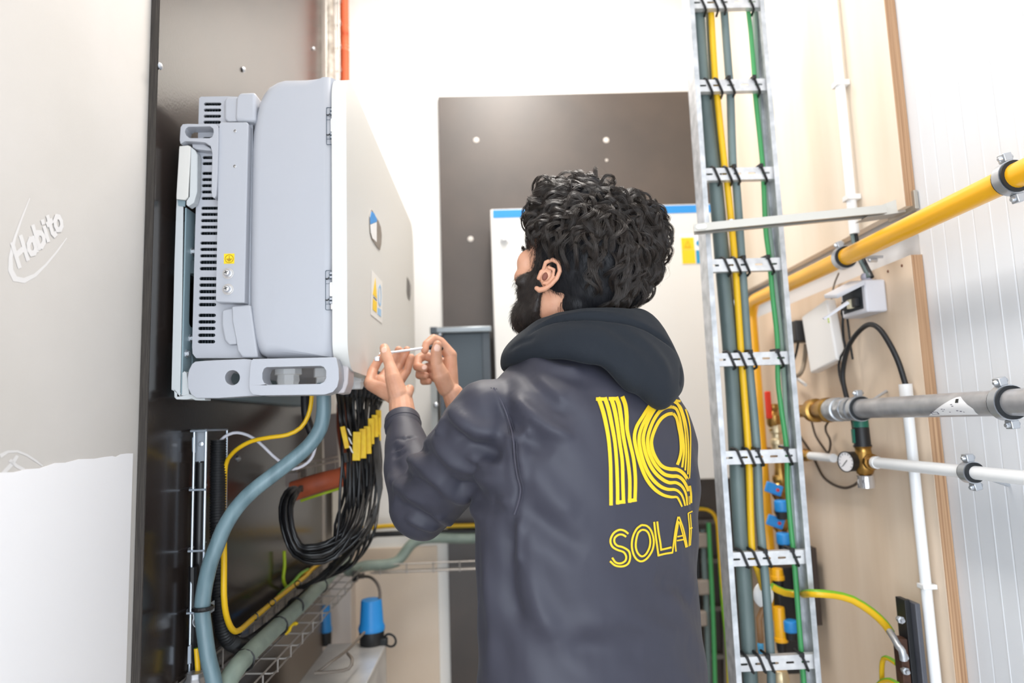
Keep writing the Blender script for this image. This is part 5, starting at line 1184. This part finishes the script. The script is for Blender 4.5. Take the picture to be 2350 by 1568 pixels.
Rr_ = [  # right-hand descending strokes (narrowing as the cloth turns away)
 [(1503,912),(1530,917),(1555,921),(1568,925),(1572,940),(1578,960),(1583,990),(1583,1040),(1581,1098)],
 [(1516,913),(1540,920),(1558,932),(1566,948),(1572,968),(1577,1000),(1578.5,1040),(1577,1089)],
 [(1541,918),(1553,927),(1562,945),(1568,970),(1572,1000),(1573.5,1040),(1571,1080)],
 [(1541,935),(1551,940),(1558,958),(1563,985),(1567,1010),(1568,1040),(1564,1073)],
 [(1543,950),(1550,958),(1555,975),(1560,1000),(1562,1030),(1559,1050),(1553,1067)],
]
for l, w_ in zip(Rr_, (3.0,3.3,4.0,5.0,7.0)): ribbon(lg, l, [7.4,6.2,w_+.8,w_,w_,w_,w_], .0012)
# ---- SOLAR, double-line letters
def dbl(l1, w_=4.3): ribbon(lg, l1, w_, .0011)
dbl([(1441,1225),(1432,1218),(1420,1216),(1407,1224),(1400,1240),(1404,1254),(1416,1262),(1430,1267),(1436,1277),(1434,1287),(1424,1293),(1412,1291),(1404,1280)])
dbl([(1436,1232),(1428,1227),(1419,1227),(1410,1234),(1409,1244),(1415,1252),(1429,1256),(1442,1265),(1445,1280),(1440,1294),(1427,1300),(1411,1298),(1399,1288)])
dbl([(1471,1205),(1460,1214),(1451,1233),(1449,1255),(1454,1275),(1463,1286),(1473,1288),(1485,1280),(1496,1262),(1499,1240),(1493,1218),(1483,1207),(1471,1205)])
dbl([(1472,1216),(1464,1222),(1459,1238),(1458,1256),(1463,1270),(1472,1277),(1481,1272),(1489,1257),(1491,1240),(1487,1224),(1480,1217),(1472,1216)])
dbl([(1500,1198),(1503,1225),(1507,1255),(1510,1277)]); dbl([(1507,1197),(1510,1222),(1514,1245),(1516,1264)])
dbl([(1509,1275),(1525,1271),(1543,1268)]); dbl([(1515,1262),(1528,1259),(1540,1256)])
dbl([(1555,1186),(1549,1215),(1542,1268)], 3.6); dbl([(1557,1186),(1567,1215),(1576,1256)], 3.6); dbl([(1556,1196),(1549,1240),(1550,1266)], 3.4); dbl([(1558,1198),(1568,1236),(1573,1257)], 3.2)
dbl([(1553,1232),(1568,1229)], 3.4); dbl([(1552,1241),(1570,1238)], 3.4)
dbl([(1578,1178),(1581,1215),(1580,1254)], 2.8); dbl([(1583,1180),(1585,1215),(1583,1252)], 2.4); dbl([(1578,1178),(1588,1174)], 3); dbl([(1582,1213),(1588,1211)], 3)
logo = lg.build('printed_logo', M_logo, jacket)
lo2 = logo.data; lo2.polygons.foreach_set('use_smooth', [True]*len(lo2.polygons))
# ---- cuff bands
def cuff(c, ax, r, nm='cuff'):
    return MB()._lathe(Vector(c), Vector(ax).normalized(), [(-.012,r*.90),(-.010,r+.0012),(.0,r+.0016),(.020,r+.0006),(.024,r-.001),(.026,r-.004),(.020,r-.006),(-.01,r-.008)], 32).build(nm, M_jack, jacket, smooth=True, sharp=60)
ax = (P(922,945,1.54)-WL_).normalized()
cuff(WL_+ax*.014, ax, .0385)
MB().tube(disc(WL_+ax*.018, ax, .0403, 32), .0006, 5, closed=True).build('cuff_stitch', M_stitch, jacket)
# ================================================================ hood
NC = Vector((.165, 1.262, 0))
HT = [  # phi from the back (deg, + = his left), inner radius, top z, outer radius, bottom z, half thickness
 (-180,.085,1.505,.105,1.470,.018), (-135,.088,1.530,.125,1.475,.022), (-90,.090,1.560,.150,1.480,.030), (-45,.092,1.570,.148,1.450,.036), (-22,.094,1.566,.154,1.420,.038), (0,.094,1.561,.158,1.404,.036), (22,.092,1.560,.154,1.434,.034),
 (45,.090,1.556,.158,1.482,.030), (70,.088,1.553,.150,1.495,.027), (90,.088,1.548,.146,1.498,.025), (115,.088,1.540,.146,1.492,.022), (135,.088,1.532,.142,1.484,.020), (160,.086,1.512,.122,1.474,.018), (180,.085,1.505,.105,1.470,.018)]
def hint(phi):
    for a, c in zip(HT[:-1], HT[1:]):
        if a[0] <= phi <= c[0]:
            t = (phi-a[0])/(c[0]-a[0]); t = t*t*(3-2*t); return [a[i]+(c[i]-a[i])*t for i in range(1,6)]
rings = []
for k in range(96):
    phi = -180+360*k/96; ri, zt3, ro, zb3, th = hint(phi); a = math.radians(phi); dv = BB*math.cos(a)+BL*math.sin(a)
    pin = NC+dv*ri+Vector((0,0,zt3)); pout = NC+dv*ro+Vector((0,0,zb3)); c = (pin+pout)/2; ax_ = (pout-pin); hl = ax_.length/2+.012; ax_.normalize(); nr = (dv*1+Vector((0,0,.5))); nr = (nr-nr.dot(ax_)*ax_).normalized()
    rg = []
    for j in range(28):
        t = 2*math.pi*j/28; cs, sn = math.cos(t), math.sin(t)
        cs = math.copysign(abs(cs)**.75, cs); sn = math.copysign(abs(sn)**.9, sn)
        rg.append(c+ax_*hl*cs+nr*th*sn*(1.15 if sn > 0 else .8))
    rings.append(rg)
hf = [([(1212,768),(1245,746),(1300,732),(1360,730),(1420,736),(1480,752),(1530,784),(1556,815)], -.0075, .0050),
      ([(1222,757),(1260,736),(1310,722),(1370,718),(1430,722)], .003, .007),
      ([(1470,712),(1510,733),(1545,765),(1562,800)], .004, .008), ([(1556,800),(1562,840),(1560,890)], -.004, .005),
      ([(1250,765),(1330,762),(1420,790),(1490,840)], .004, .018), ([(1300,775),(1380,800),(1450,850)], -.003, .012), ([(1400,745),(1470,780),(1520,830),(1535,880)], .004, .015), ([(1165,806),(1195,786),(1230,776)], -.003, .006)]
hood = blob('hood', [('loft', rings, True)], .0042, M_hood, man, 4, lambda me: folds(me, hf))
TH = bvh(hood.data)
for off_ in (0,):
    q = [on_jacket(x, y, .0003, TH) for x, y in [(1563,812),(1566,840),(1564,870),(1558,898)]]; q = [v for v in q if v is not None]
    if len(q) > 2: MB().tube(catmull(q, .006), .0008, 6).build('hood_seam', mat('black_stitch', (14,16,20), .7), hood)
# ================================================================ head and neck
HA = math.radians(40); TILT = math.radians(15)
HC = Vector((.150, 1.25, 1.662))
f0 = Vector((-math.cos(HA), math.sin(HA), 0)); hl_ = Vector((-math.sin(HA), -math.cos(HA), 0)); up0 = Vector((0,0,1))
hf_ = f0*math.cos(TILT)+up0*math.sin(TILT); hu = up0*math.cos(TILT)-f0*math.sin(TILT)
HM = Matrix((hf_, hl_, hu)).transposed()
def H(u, v, w_): return HC+hf_*u+hl_*v+hu*w_
def hell(u, v, w_, r): return ('ell', H(u, v, w_), r, HM)
sk = [hell(-.008,0,.018,(.104,.077,.094)), hell(.035,0,-.030,(.062,.062,.085)), hell(.032,0,-.082,(.056,.053,.042)), hell(.074,0,-.105,(.024,.026,.020)),
      hell(.082,0,.012,(.014,.050,.012)), hell(.074,.042,-.002,(.020,.022,.026)), hell(.074,-.042,-.002,(.020,.022,.026)), ('cap', H(.090,0,.004), H(.107,0,-.032), .0085, .0115), hell(.100,.010,-.036,(.009,.008,.007)), hell(.100,-.010,-.036,(.009,.008,.007)),
      hell(.068,.048,-.030,(.024,.020,.020)), hell(.068,-.048,-.030,(.024,.020,.020)), hell(.090,0,-.062,(.009,.022,.005)), hell(.089,0,-.071,(.009,.019,.006)),
      hell(.005,.045,-.070,(.034,.018,.035)), hell(.005,-.045,-.070,(.034,.018,.035)),
      ('cap', H(-.028,0,-.05), NC+Vector((0,0,1.50))+BB*.01, .058, .066)]
hands = []
def C3(p): return P(*p)
def chain(pts, rr): return [('cap', C3(a), C3(c), ra, rb) for a, c, ra, rb in zip(pts[:-1], pts[1:], rr[:-1], rr[1:])]
# his left hand, thumb uppermost against the door
LW = (921,935,1.548)
lh = chain([(928,990,1.50),(924,955,1.53),(919,912,1.555)], [.0300,.0300,.0265])
lh += chain([(940,893,1.553),(936,905,1.545)], [.0105,.011])
for p, r in (((852,884,1.595),.0145),((872,874,1.615),.0145),((896,872,1.625),.0135),((914,876,1.625),.012)): lh += [('cap', C3((917,915,1.56)), C3(p), .0215, r)]
lh += chain([(914,905,1.545),(902,868,1.548),(894,836,1.560),(884,806,1.572)], [.0225,.0185,.0128,.0122])
lh += chain([(884,806,1.572),(882,799,1.576)], [.0122,.0108])
lh += chain([(848,880,1.60),(856,850,1.625),(868,828,1.635),(878,820,1.63)], [.0140,.0115,.0102,.0094])
lh += chain([(876,872,1.62),(899,838,1.65),(912,812,1.655),(915,803,1.65)], [.0138,.0110,.0100,.0092])
lh += chain([(898,872,1.63),(918,838,1.655),(931,810,1.65),(934,803,1.645)], [.0132,.0106,.0096,.0088])
lh += chain([(914,880,1.63),(934,852,1.645),(941,828,1.64),(944,820,1.635)], [.0122,.0100,.0092,.0084])
# his right hand, pinching the tool
rh = chain([(1068,968,1.66),(1052,935,1.66),(1040,905,1.655)], [.030,.029,.026])
for p, r in (((1034,818,1.668),.0135),((1028,838,1.685),.0135),((1020,858,1.69),.013),((1012,876,1.69),.012)): rh += [('cap', C3((1030,892,1.662)), C3(p), .0245, r+.002)]
rh += chain([(1024,890,1.645),(1012,862,1.630),(1002,835,1.618),(1001,806,1.610),(1004,792,1.607)], [.022,.0215,.0145,.0130,.0108])
rh += chain([(1034,816,1.668),(1010,786,1.662),(995,778,1.655),(979,790,1.640),(975,804,1.632)], [.0160,.0135,.0118,.0102,.0092])
rh += chain([(1028,838,1.69),(975,816,1.69),(960,824,1.68),(957,842,1.665),(973,845,1.650)], [.0135,.0115,.0112,.0104,.0098])
rh += chain([(1020,858,1.69),(982,842,1.70),(964,850,1.695),(962,862,1.68),(977,862,1.665)], [.013,.0108,.0104,.0096,.0088])
rh += chain([(1012,876,1.69),(988,862,1.70),(973,868,1.695),(972,876,1.685),(984,876,1.670)], [.012,.0098,.0094,.0088,.0080])
def headsmooth(me): pass
skin = blob('skin', sk, .0032, M_skin, man, 7)
skin.name = 'head'
hnd = blob('hand', lh, .0016, M_skin, man, 3, fac=.5); hnd2 = blob('hand', rh, .0016, M_skin, man, 3, fac=.5)
M_nail = mat('fingernail', (226,184,164), .3)
def nail(c, nrm, ax, w_, l_, par): 
    nrm = Vector(nrm).normalized(); ax = Vector(ax); ax = (ax-ax.dot(nrm)*nrm).normalized(); sd = nrm.cross(ax)
    return MB().sphere((0,0,0), 1, 12).build('fingernail', M_nail, None, smooth=True)
for par, px, py, w_, l_, tilt in ((hnd,881,803,.0068,.0080,-10),(hnd2,1003,799,.0078,.0095,5),(hnd2,974,843,.0058,.0065,60)):
    tr_ = bvh(par.data); l, n = hit(tr_, px, py)
    if l is not None:
        a = math.radians(tilt); upv = Vector((math.sin(a),0,math.cos(a))); upv = (upv-upv.dot(n)*n).normalized(); sd = n.cross(upv); b = MB()
        b.usphere(14, 8, lambda p: l-n*.0006+sd*p.x*w_+upv*p.y*l_+n*p.z*.0012)
        b.build('fingernail', M_nail, par, smooth=True)
# eyes, ear
M_eye = mat('eye_white', (230,226,220), .2); M_iris = mat('iris_brown', (50,30,20), .2)
for s in (1,-1):
    e = MB().sphere(H(.080,.028*s,-.004), .0120, 16).build('eye', M_eye, man, smooth=True)
    MB().sphere(H(.0875,.028*s,-.003), .0058, 12).build('iris', M_iris, e, smooth=True)
def ear(s):
    E0 = H(-.002, .0745*s, -.026)
    out_ = (hl_*s*.80-hf_*.60).normalized()         # the auricle stands off the skull
    eu = (hu*.94-hf_*.30*1.0).normalized(); eu = (eu-eu.dot(out_)*out_).normalized(); ef = out_.cross(eu)*(-s)
    if ef.dot(hf_) < 0: ef = -ef
    def e(a, c, d=0): return E0+ef*a+eu*c+out_*d
    pr = []
    rim = [(.012,.010,.006),(.013,.022,.010),(.004,.031,.014),(-.008,.030,.018),(-.016,.018,.020),(-.0165,.004,.019),(-.012,-.010,.016),(-.005,-.021,.012),(.003,-.027,.008),(.009,-.026,.005)]
    rr = [.0032,.0036,.0040,.0042,.0042,.0040,.0040,.0046,.0052,.0044]
    for a, c, ra, rb in zip(rim[:-1], rim[1:], rr[:-1], rr[1:]): pr.append(('cap', e(*a), e(*c), ra, rb))
    anti = [(.004,.016,.012),(-.006,.016,.014),(-.009,.004,.013),(-.006,-.008,.011),(.001,-.013,.009)]
    for a, c in zip(anti[:-1], anti[1:]): pr.append(('cap', e(*a), e(*c), .0032, .0032))
    pr.append(('cap', e(.013,.004,.004), e(.013,-.008,.005), .0045, .0040))     # tragus
    pr.append(('ell', e(-.003,.004,.004), (.014,.024,.0050), Matrix((ef, eu, out_)).transposed()))
    pr.append(('cap', e(.004,-.004,-.004), e(.0,.006,.0), .010, .011))
    o = blob('ear', pr, .0013, M_skin, man, 2, fac=.5)
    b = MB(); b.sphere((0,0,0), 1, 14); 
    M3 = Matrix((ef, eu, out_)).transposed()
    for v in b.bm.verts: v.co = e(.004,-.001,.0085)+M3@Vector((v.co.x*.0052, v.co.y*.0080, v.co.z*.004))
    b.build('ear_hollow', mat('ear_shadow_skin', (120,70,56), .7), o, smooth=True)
    return o
ear(1); ear(-1)
# ================================================================ hair
rs = np.random.RandomState(5)
def strands(name, paths, rad, m, parent, kind=None):
    "paths: (n, k, 3) array of strand points; each strand a thin three-sided tapering tube"
    n, k, _ = paths.shape; T = np.gradient(paths, axis=1); T /= np.linalg.norm(T, axis=2, keepdims=True)+1e-9
    ref = np.array([.3,.2,.93]); U = np.cross(T, ref); U /= np.linalg.norm(U, axis=2, keepdims=True)+1e-9; W = np.cross(T, U)
    tp = np.linspace(1, .25, k)[None,:,None]; r = (rad if np.ndim(rad) else np.full(n, rad))[:,None,None]*tp
    R3 = [paths+r*(U*math.cos(a)+W*math.sin(a)) for a in (0, 2.094, 4.189)]
    V = np.stack(R3, axis=2).reshape(-1, 3)
    base = (np.arange(n)[:,None,None]*k+np.arange(k-1)[None,:,None])*3; j = np.arange(3)[None,None,:]; j2 = (j+1) % 3
    Fq = np.stack([base+j, base+j2, base+3+j2, base+3+j], axis=3).reshape(-1, 4)
    me = bpy.data.meshes.new(name); me.vertices.add(len(V)); me.vertices.foreach_set('co', V.ravel()); nf = len(Fq)
    me.loops.add(nf*4); me.loops.foreach_set('vertex_index', Fq.ravel().astype(np.int32)); me.polygons.add(nf)
    me.polygons.foreach_set('loop_start', np.arange(0, nf*4, 4, dtype=np.int32)); me.polygons.foreach_set('use_smooth', np.ones(nf, dtype=bool)); me.update(calc_edges=True)
    me.materials.append(m); o = bpy.data.objects.new(name, me); COL.objects.link(o); adopt(o, parent)
    if kind: o['kind'] = kind
    return o
HMn = np.array(HM)                                   # columns: forward, left, up
HCn = np.array(HC)
def toW(L): return HCn+L@HMn.T
crC, crR = np.array([-.008,0,.018]), np.array([.104,.077,.094])
def scalp(d, ext=0.): return crC+d*(crR+ext)         # d unit in head frame
def inhair(az, el):
    "hair region on the cranium: az from the front (deg), el elevation (deg)"
    a = np.abs(az)
    low = np.interp(a, [0,30,48,60,72,84,92,100,115,140,180], [42,38,30,8,-18,-30,-10,-20,-46,-56,-58])
    return el > low
# dark underlying mass
def he(px, py, Y, r): return ('ell', P(px, py, Y), r if hasattr(r, '__len__') else (r, r, r))
caps = [hell(-.020,0,.020,(.108,.082,.098)), hell(-.050,0,-.020,(.066,.066,.070)), hell(-.045,0,-.065,(.045,.060,.045)),
        he(1400,562,1.27,(.088,.085,.082)), he(1442,540,1.29,(.058,.072,.058)), he(1445,606,1.29,(.050,.068,.056)), he(1422,662,1.28,(.048,.060,.042)), he(1292,480,1.27,(.045,.052,.040)), he(1345,480,1.27,(.050,.060,.042)), he(1330,520,1.24,(.060,.060,.048)), he(1395,506,1.28,(.056,.072,.042)),
        he(1255,503,1.29,(.024,.05,.028)), he(1322,612,1.215,.022), he(1318,650,1.22,.014), he(1325,690,1.225,.020)]
rc = np.random.RandomState(9)
for _ in range(60):
    d = rc.normal(size=3); d /= np.linalg.norm(d)
    if d[2] < -.1 or (d[0] > .3 and d[2] < .2): continue
    caps.append(he(*[(1292,478,1.27),(1352,470,1.27),(1400,498,1.28),(1447,532,1.29),(1448,606,1.29)][rc.randint(5)], .01))
    base = caps[-1][1]; caps[-1] = ('ell', base+Vector((d[0], d[1], abs(d[2])*.9))*rc.uniform(.040,.054)*(1-.18*max(0,d[2])), (rc.uniform(.010,.015),)*3)
hair = blob('hair', caps, .0036, M_hairs, man, 3)
TS = bvh(skin.data); THR = bvh(hair.data)
Wh = np.array([-.30,0,1.]); Wh /= np.linalg.norm(Wh)
def env_locks(nl, per, seed, Lr, ampr, hgt, thick, frizz, top_only=False):
    r2 = np.random.RandomState(seed); V, N = vnarr(hair.data); out = []; made = 0; K = 16
    for i in r2.randint(0, len(V), nl*14):
        if made >= nl: break
        p = V[i]; n0 = N[i]; pl = (p-HCn)@HMn; nl_ = n0@HMn
        px, py = proj(p)
        d = pl-np.array([-.035,0,.0]); el = math.degrees(math.atan2(d[2], math.hypot(d[0], d[1]))); az = abs(math.degrees(math.atan2(d[1], d[0])))
        if el < np.interp(az, [0,60,105,130,180], [35,36,32,4,-22]): continue
        if top_only and el < 38: continue
        made += 1; L = r2.uniform(*Lr); t = np.linspace(0, 1, K)
        g = nl_-Wh*0; g = d/np.linalg.norm(d)-Wh*.95
        if pl[0] > -.01 and el > 25: g = g+np.array([.75, .35*np.sign(d[1]), -.1])
        else: g = g+np.array([-.1,0,-.45])
        g = HMn@(g+r2.normal(size=3)*.32); g -= g.dot(n0)*n0; g /= np.linalg.norm(g)
        tw = r2.uniform(.65, 1.35)*6.28*(1 if r2.rand() > .5 else -1); ph = r2.uniform(0, 6.28); amp = r2.uniform(*ampr)
        q = p.copy(); nn = n0.copy(); cen = []; nrmls = []; sides = []
        for k in range(K):
            loc, nr, _, _ = THR.find_nearest(Vector(q)); q = np.array(loc); nn = .6*nn+.4*np.array(nr); nn /= np.linalg.norm(nn)
            g -= g.dot(nn)*nn; g /= np.linalg.norm(g)+1e-9; s_ = np.cross(nn, g)
            hh = hgt*math.sin(math.pi*min(1, t[k]*.95))*1.0+.0015
            a_ = amp*min(1, .25+t[k]*1.6)
            cen.append(q+nn*(hh+a_*.5*math.sin(ph+tw*t[k]))+s_*a_*math.cos(ph+tw*t[k])); nrmls.append(nn.copy()); sides.append(s_)
            q = q+g*L/K
            g = g+HMn@np.array([0,0,-.05])
        cen = np.array(cen); nrmls = np.array(nrmls); sides = np.array(sides)
        wdt = r2.uniform(.6, 1.3)*thick
        for s in range(per):
            a1, b1 = r2.normal()*wdt, r2.normal()*wdt*.5; taper = (1.05-.75*t**1.5)[:,None]
            c2 = cen+sides*a1*taper+nrmls*b1*taper+(r2.normal(size=3)*frizz)[None]*(t[:,None]**2)
            out.append(c2)
    return np.array(out)
lk1 = env_locks(400, 36, 11, (.045,.085), (.004,.010), .013, .0034, .0020)
lk2 = env_locks(150, 30, 12, (.045,.075), (.006,.012), .022, .0030, .0024, True)
fly = env_locks(230, 1, 13, (.04,.075), (.004,.010), .020, .006, .008)
AL = np.concatenate([lk1, lk2, fly])
strands('curls', AL, np.concatenate([np.full(len(lk1)+len(lk2), .00040), np.full(len(fly), .00022)]), M_hair, hair, 'stuff')
# --- short hair on sides and nape, and beard: roots on the real surfaces
def surf_strands(tree_obj, n, accept, flow, Lr, seed, K=5, lift=.35, off=.0):
    me = tree_obj.data; r2 = np.random.RandomState(seed); V, N = vnarr(me); idx = r2.randint(0, len(V), n*6); Vl = (V-HCn)@HMn; out = []
    Nl = N@HMn
    for i in idx:
        if len(out) >= n: break
        p, nn = Vl[i]+r2.normal(size=3)*.0016, Nl[i]
        if not accept(p, nn, r2): continue
        fdir = flow(p)+r2.normal(size=3)*.25; fdir -= fdir.dot(nn)*nn; fdir /= np.linalg.norm(fdir)+1e-6; L = r2.uniform(*Lr); t = np.linspace(0, 1, K)
        out.append(p+nn*off+fdir*(L*t)[:,None]+nn*(L*lift*t*(1-.45*t))[:,None])
    A = np.array(out); return toW(A.reshape(-1,3)).reshape(A.shape)
def acc_side(p, nn, r2):
    d = (p-crC)/crR; d = d/np.linalg.norm(d); az = math.degrees(math.atan2(d[1], d[0])); el = math.degrees(math.asin(np.clip(d[2],-1,1)))
    return el < 28 and p[2] > -.135
sd1 = surf_strands(hair, 9000, acc_side, lambda p: np.array([-.35,0,-1.]), (.012,.026), 21, 6, .28)
strands('short_hair', sd1, .00030, M_hairs, hair, 'stuff')
# sideburn shadow and beard as a thin shell of the face plus strands
def beard_zone(p):
    u, v, w_ = p; a = abs(v)
    if w_ < -.040 and u > .018 and w_ > -.150: 
        if w_ > -.050 and u > .060: return False
        return True
    if a > .035 and -.045 < w_ < .032 and .016 < u < .036+max(0, -w_)*.75: return True
    return False
bz = []
V, N = vnarr(skin.data); Vl = (V-HCn)@HMn
for i in rs.permutation(len(V))[:]:
    p = Vl[i]
    if beard_zone(p) and len(bz) < 1500 and p[2] > -.145:
        r_ = .0055 if p[2] > -.03 else (.010 if p[0] > .06 or p[2] < -.08 else .008)
        if p[2] < -.088 and p[0] > .05: r_ = .014
        if p[0] > .070 and p[2] > -.080: r_ = .004
        bz.append(('ell', Vector(V[i]+N[i]*(r_*.28 if p[2] < -.03 else -.0032)), (r_,)*3))
beard = blob('beard', bz, .0030, M_beard, man, 4)
bs = surf_strands(beard, 9000, lambda p, nn, r2: p[2] < .03, lambda p: np.array([.15,0,-1.]), (.005,.012), 31, 4, .55)
strands('beard_hair', bs, .00024, M_beard, beard, 'stuff')
# eyebrows
ebp = []
for s in (1,-1):
    for i in range(160):
        t = rs.rand(); c0 = np.array([.1005-.020*t*t, (.012+.040*t)*s, .018+.006*math.sin(t*2.6)+rs.normal()*.002]); ebp.append(np.array([c0, c0+np.array([.002,.004*s,.002]), c0+np.array([0,.008*s,.001])]))
EB = np.array(ebp); strands('eyebrows', toW(EB.reshape(-1,3)).reshape(EB.shape), .0003, M_beard, man, 'stuff')
# ================================================================ trousers and shoes (below the picture)
M_tr = mat('work_trousers', (58,56,62), .8, bump=.1, bscale=700)
HB = TC+Vector((0,0,.86))
legs = [('loft', [ring(.74,.195,.135,.12), ring(.80,.20,.14,.125), ring(.90,.19,.13,.12)])]
for s in (1,-1):
    hp = TC+BR*s*.095+Vector((0,0,.80)); kn = TC+BR*s*.12+BF*.02+Vector((0,0,.46)); an = TC+BR*s*.13+BB*.01+Vector((0,0,.10))
    legs += [('cap', hp, kn, .092, .066), ('cap', kn, an, .066, .056)]
blob('trousers', legs, .010, M_tr, man, 4)
for s in (1,-1):
    an = TC+BR*s*.13+BB*.01
    blob('shoe', [('cap', an+Vector((0,0,.075)), an+Vector((0,0,.045)), .045, .042), ('ell', an+BF*.06+Vector((0,0,.042)), (.13,.047,.040), Matrix((BF, BR, Vector((0,0,1)))).transposed()), ('ell', an+BF*.07+Vector((0,0,.018)), (.145,.052,.017), Matrix((BF, BR, Vector((0,0,1)))).transposed())], .005, M_blk, man, 3)
# ================================================================ the tool in his hands
sd_ = thing('screwdriver', 'slim pale screwdriver shaft held between the man\'s two hands', 'screwdriver', P(940,804,1.60))
MB().tube([P(870,812,1.585), P(903,808.5,1.60), P(974,799,1.632)], [.0018,.0026,.0030], 12).build('shaft', mat('satin_shaft', (226,228,232), .3, .3), sd_, smooth=True)
MB().tube([P(974,799,1.632), P(980,798,1.635), P(992,797,1.640), P(1006,798,1.650), P(1016,800,1.655)], [.003,.0055,.006,.0065,.005], 12).build('handle', M_blk, sd_, smooth=True)
lt = MB().box(P(871,822,1.60)+Vector((-.012,-.003,-.008)), P(871,822,1.60)+Vector((.001,.003,.004))).build('door_latch', M_chrome, bevel=.002)
adopt(lt, inv)
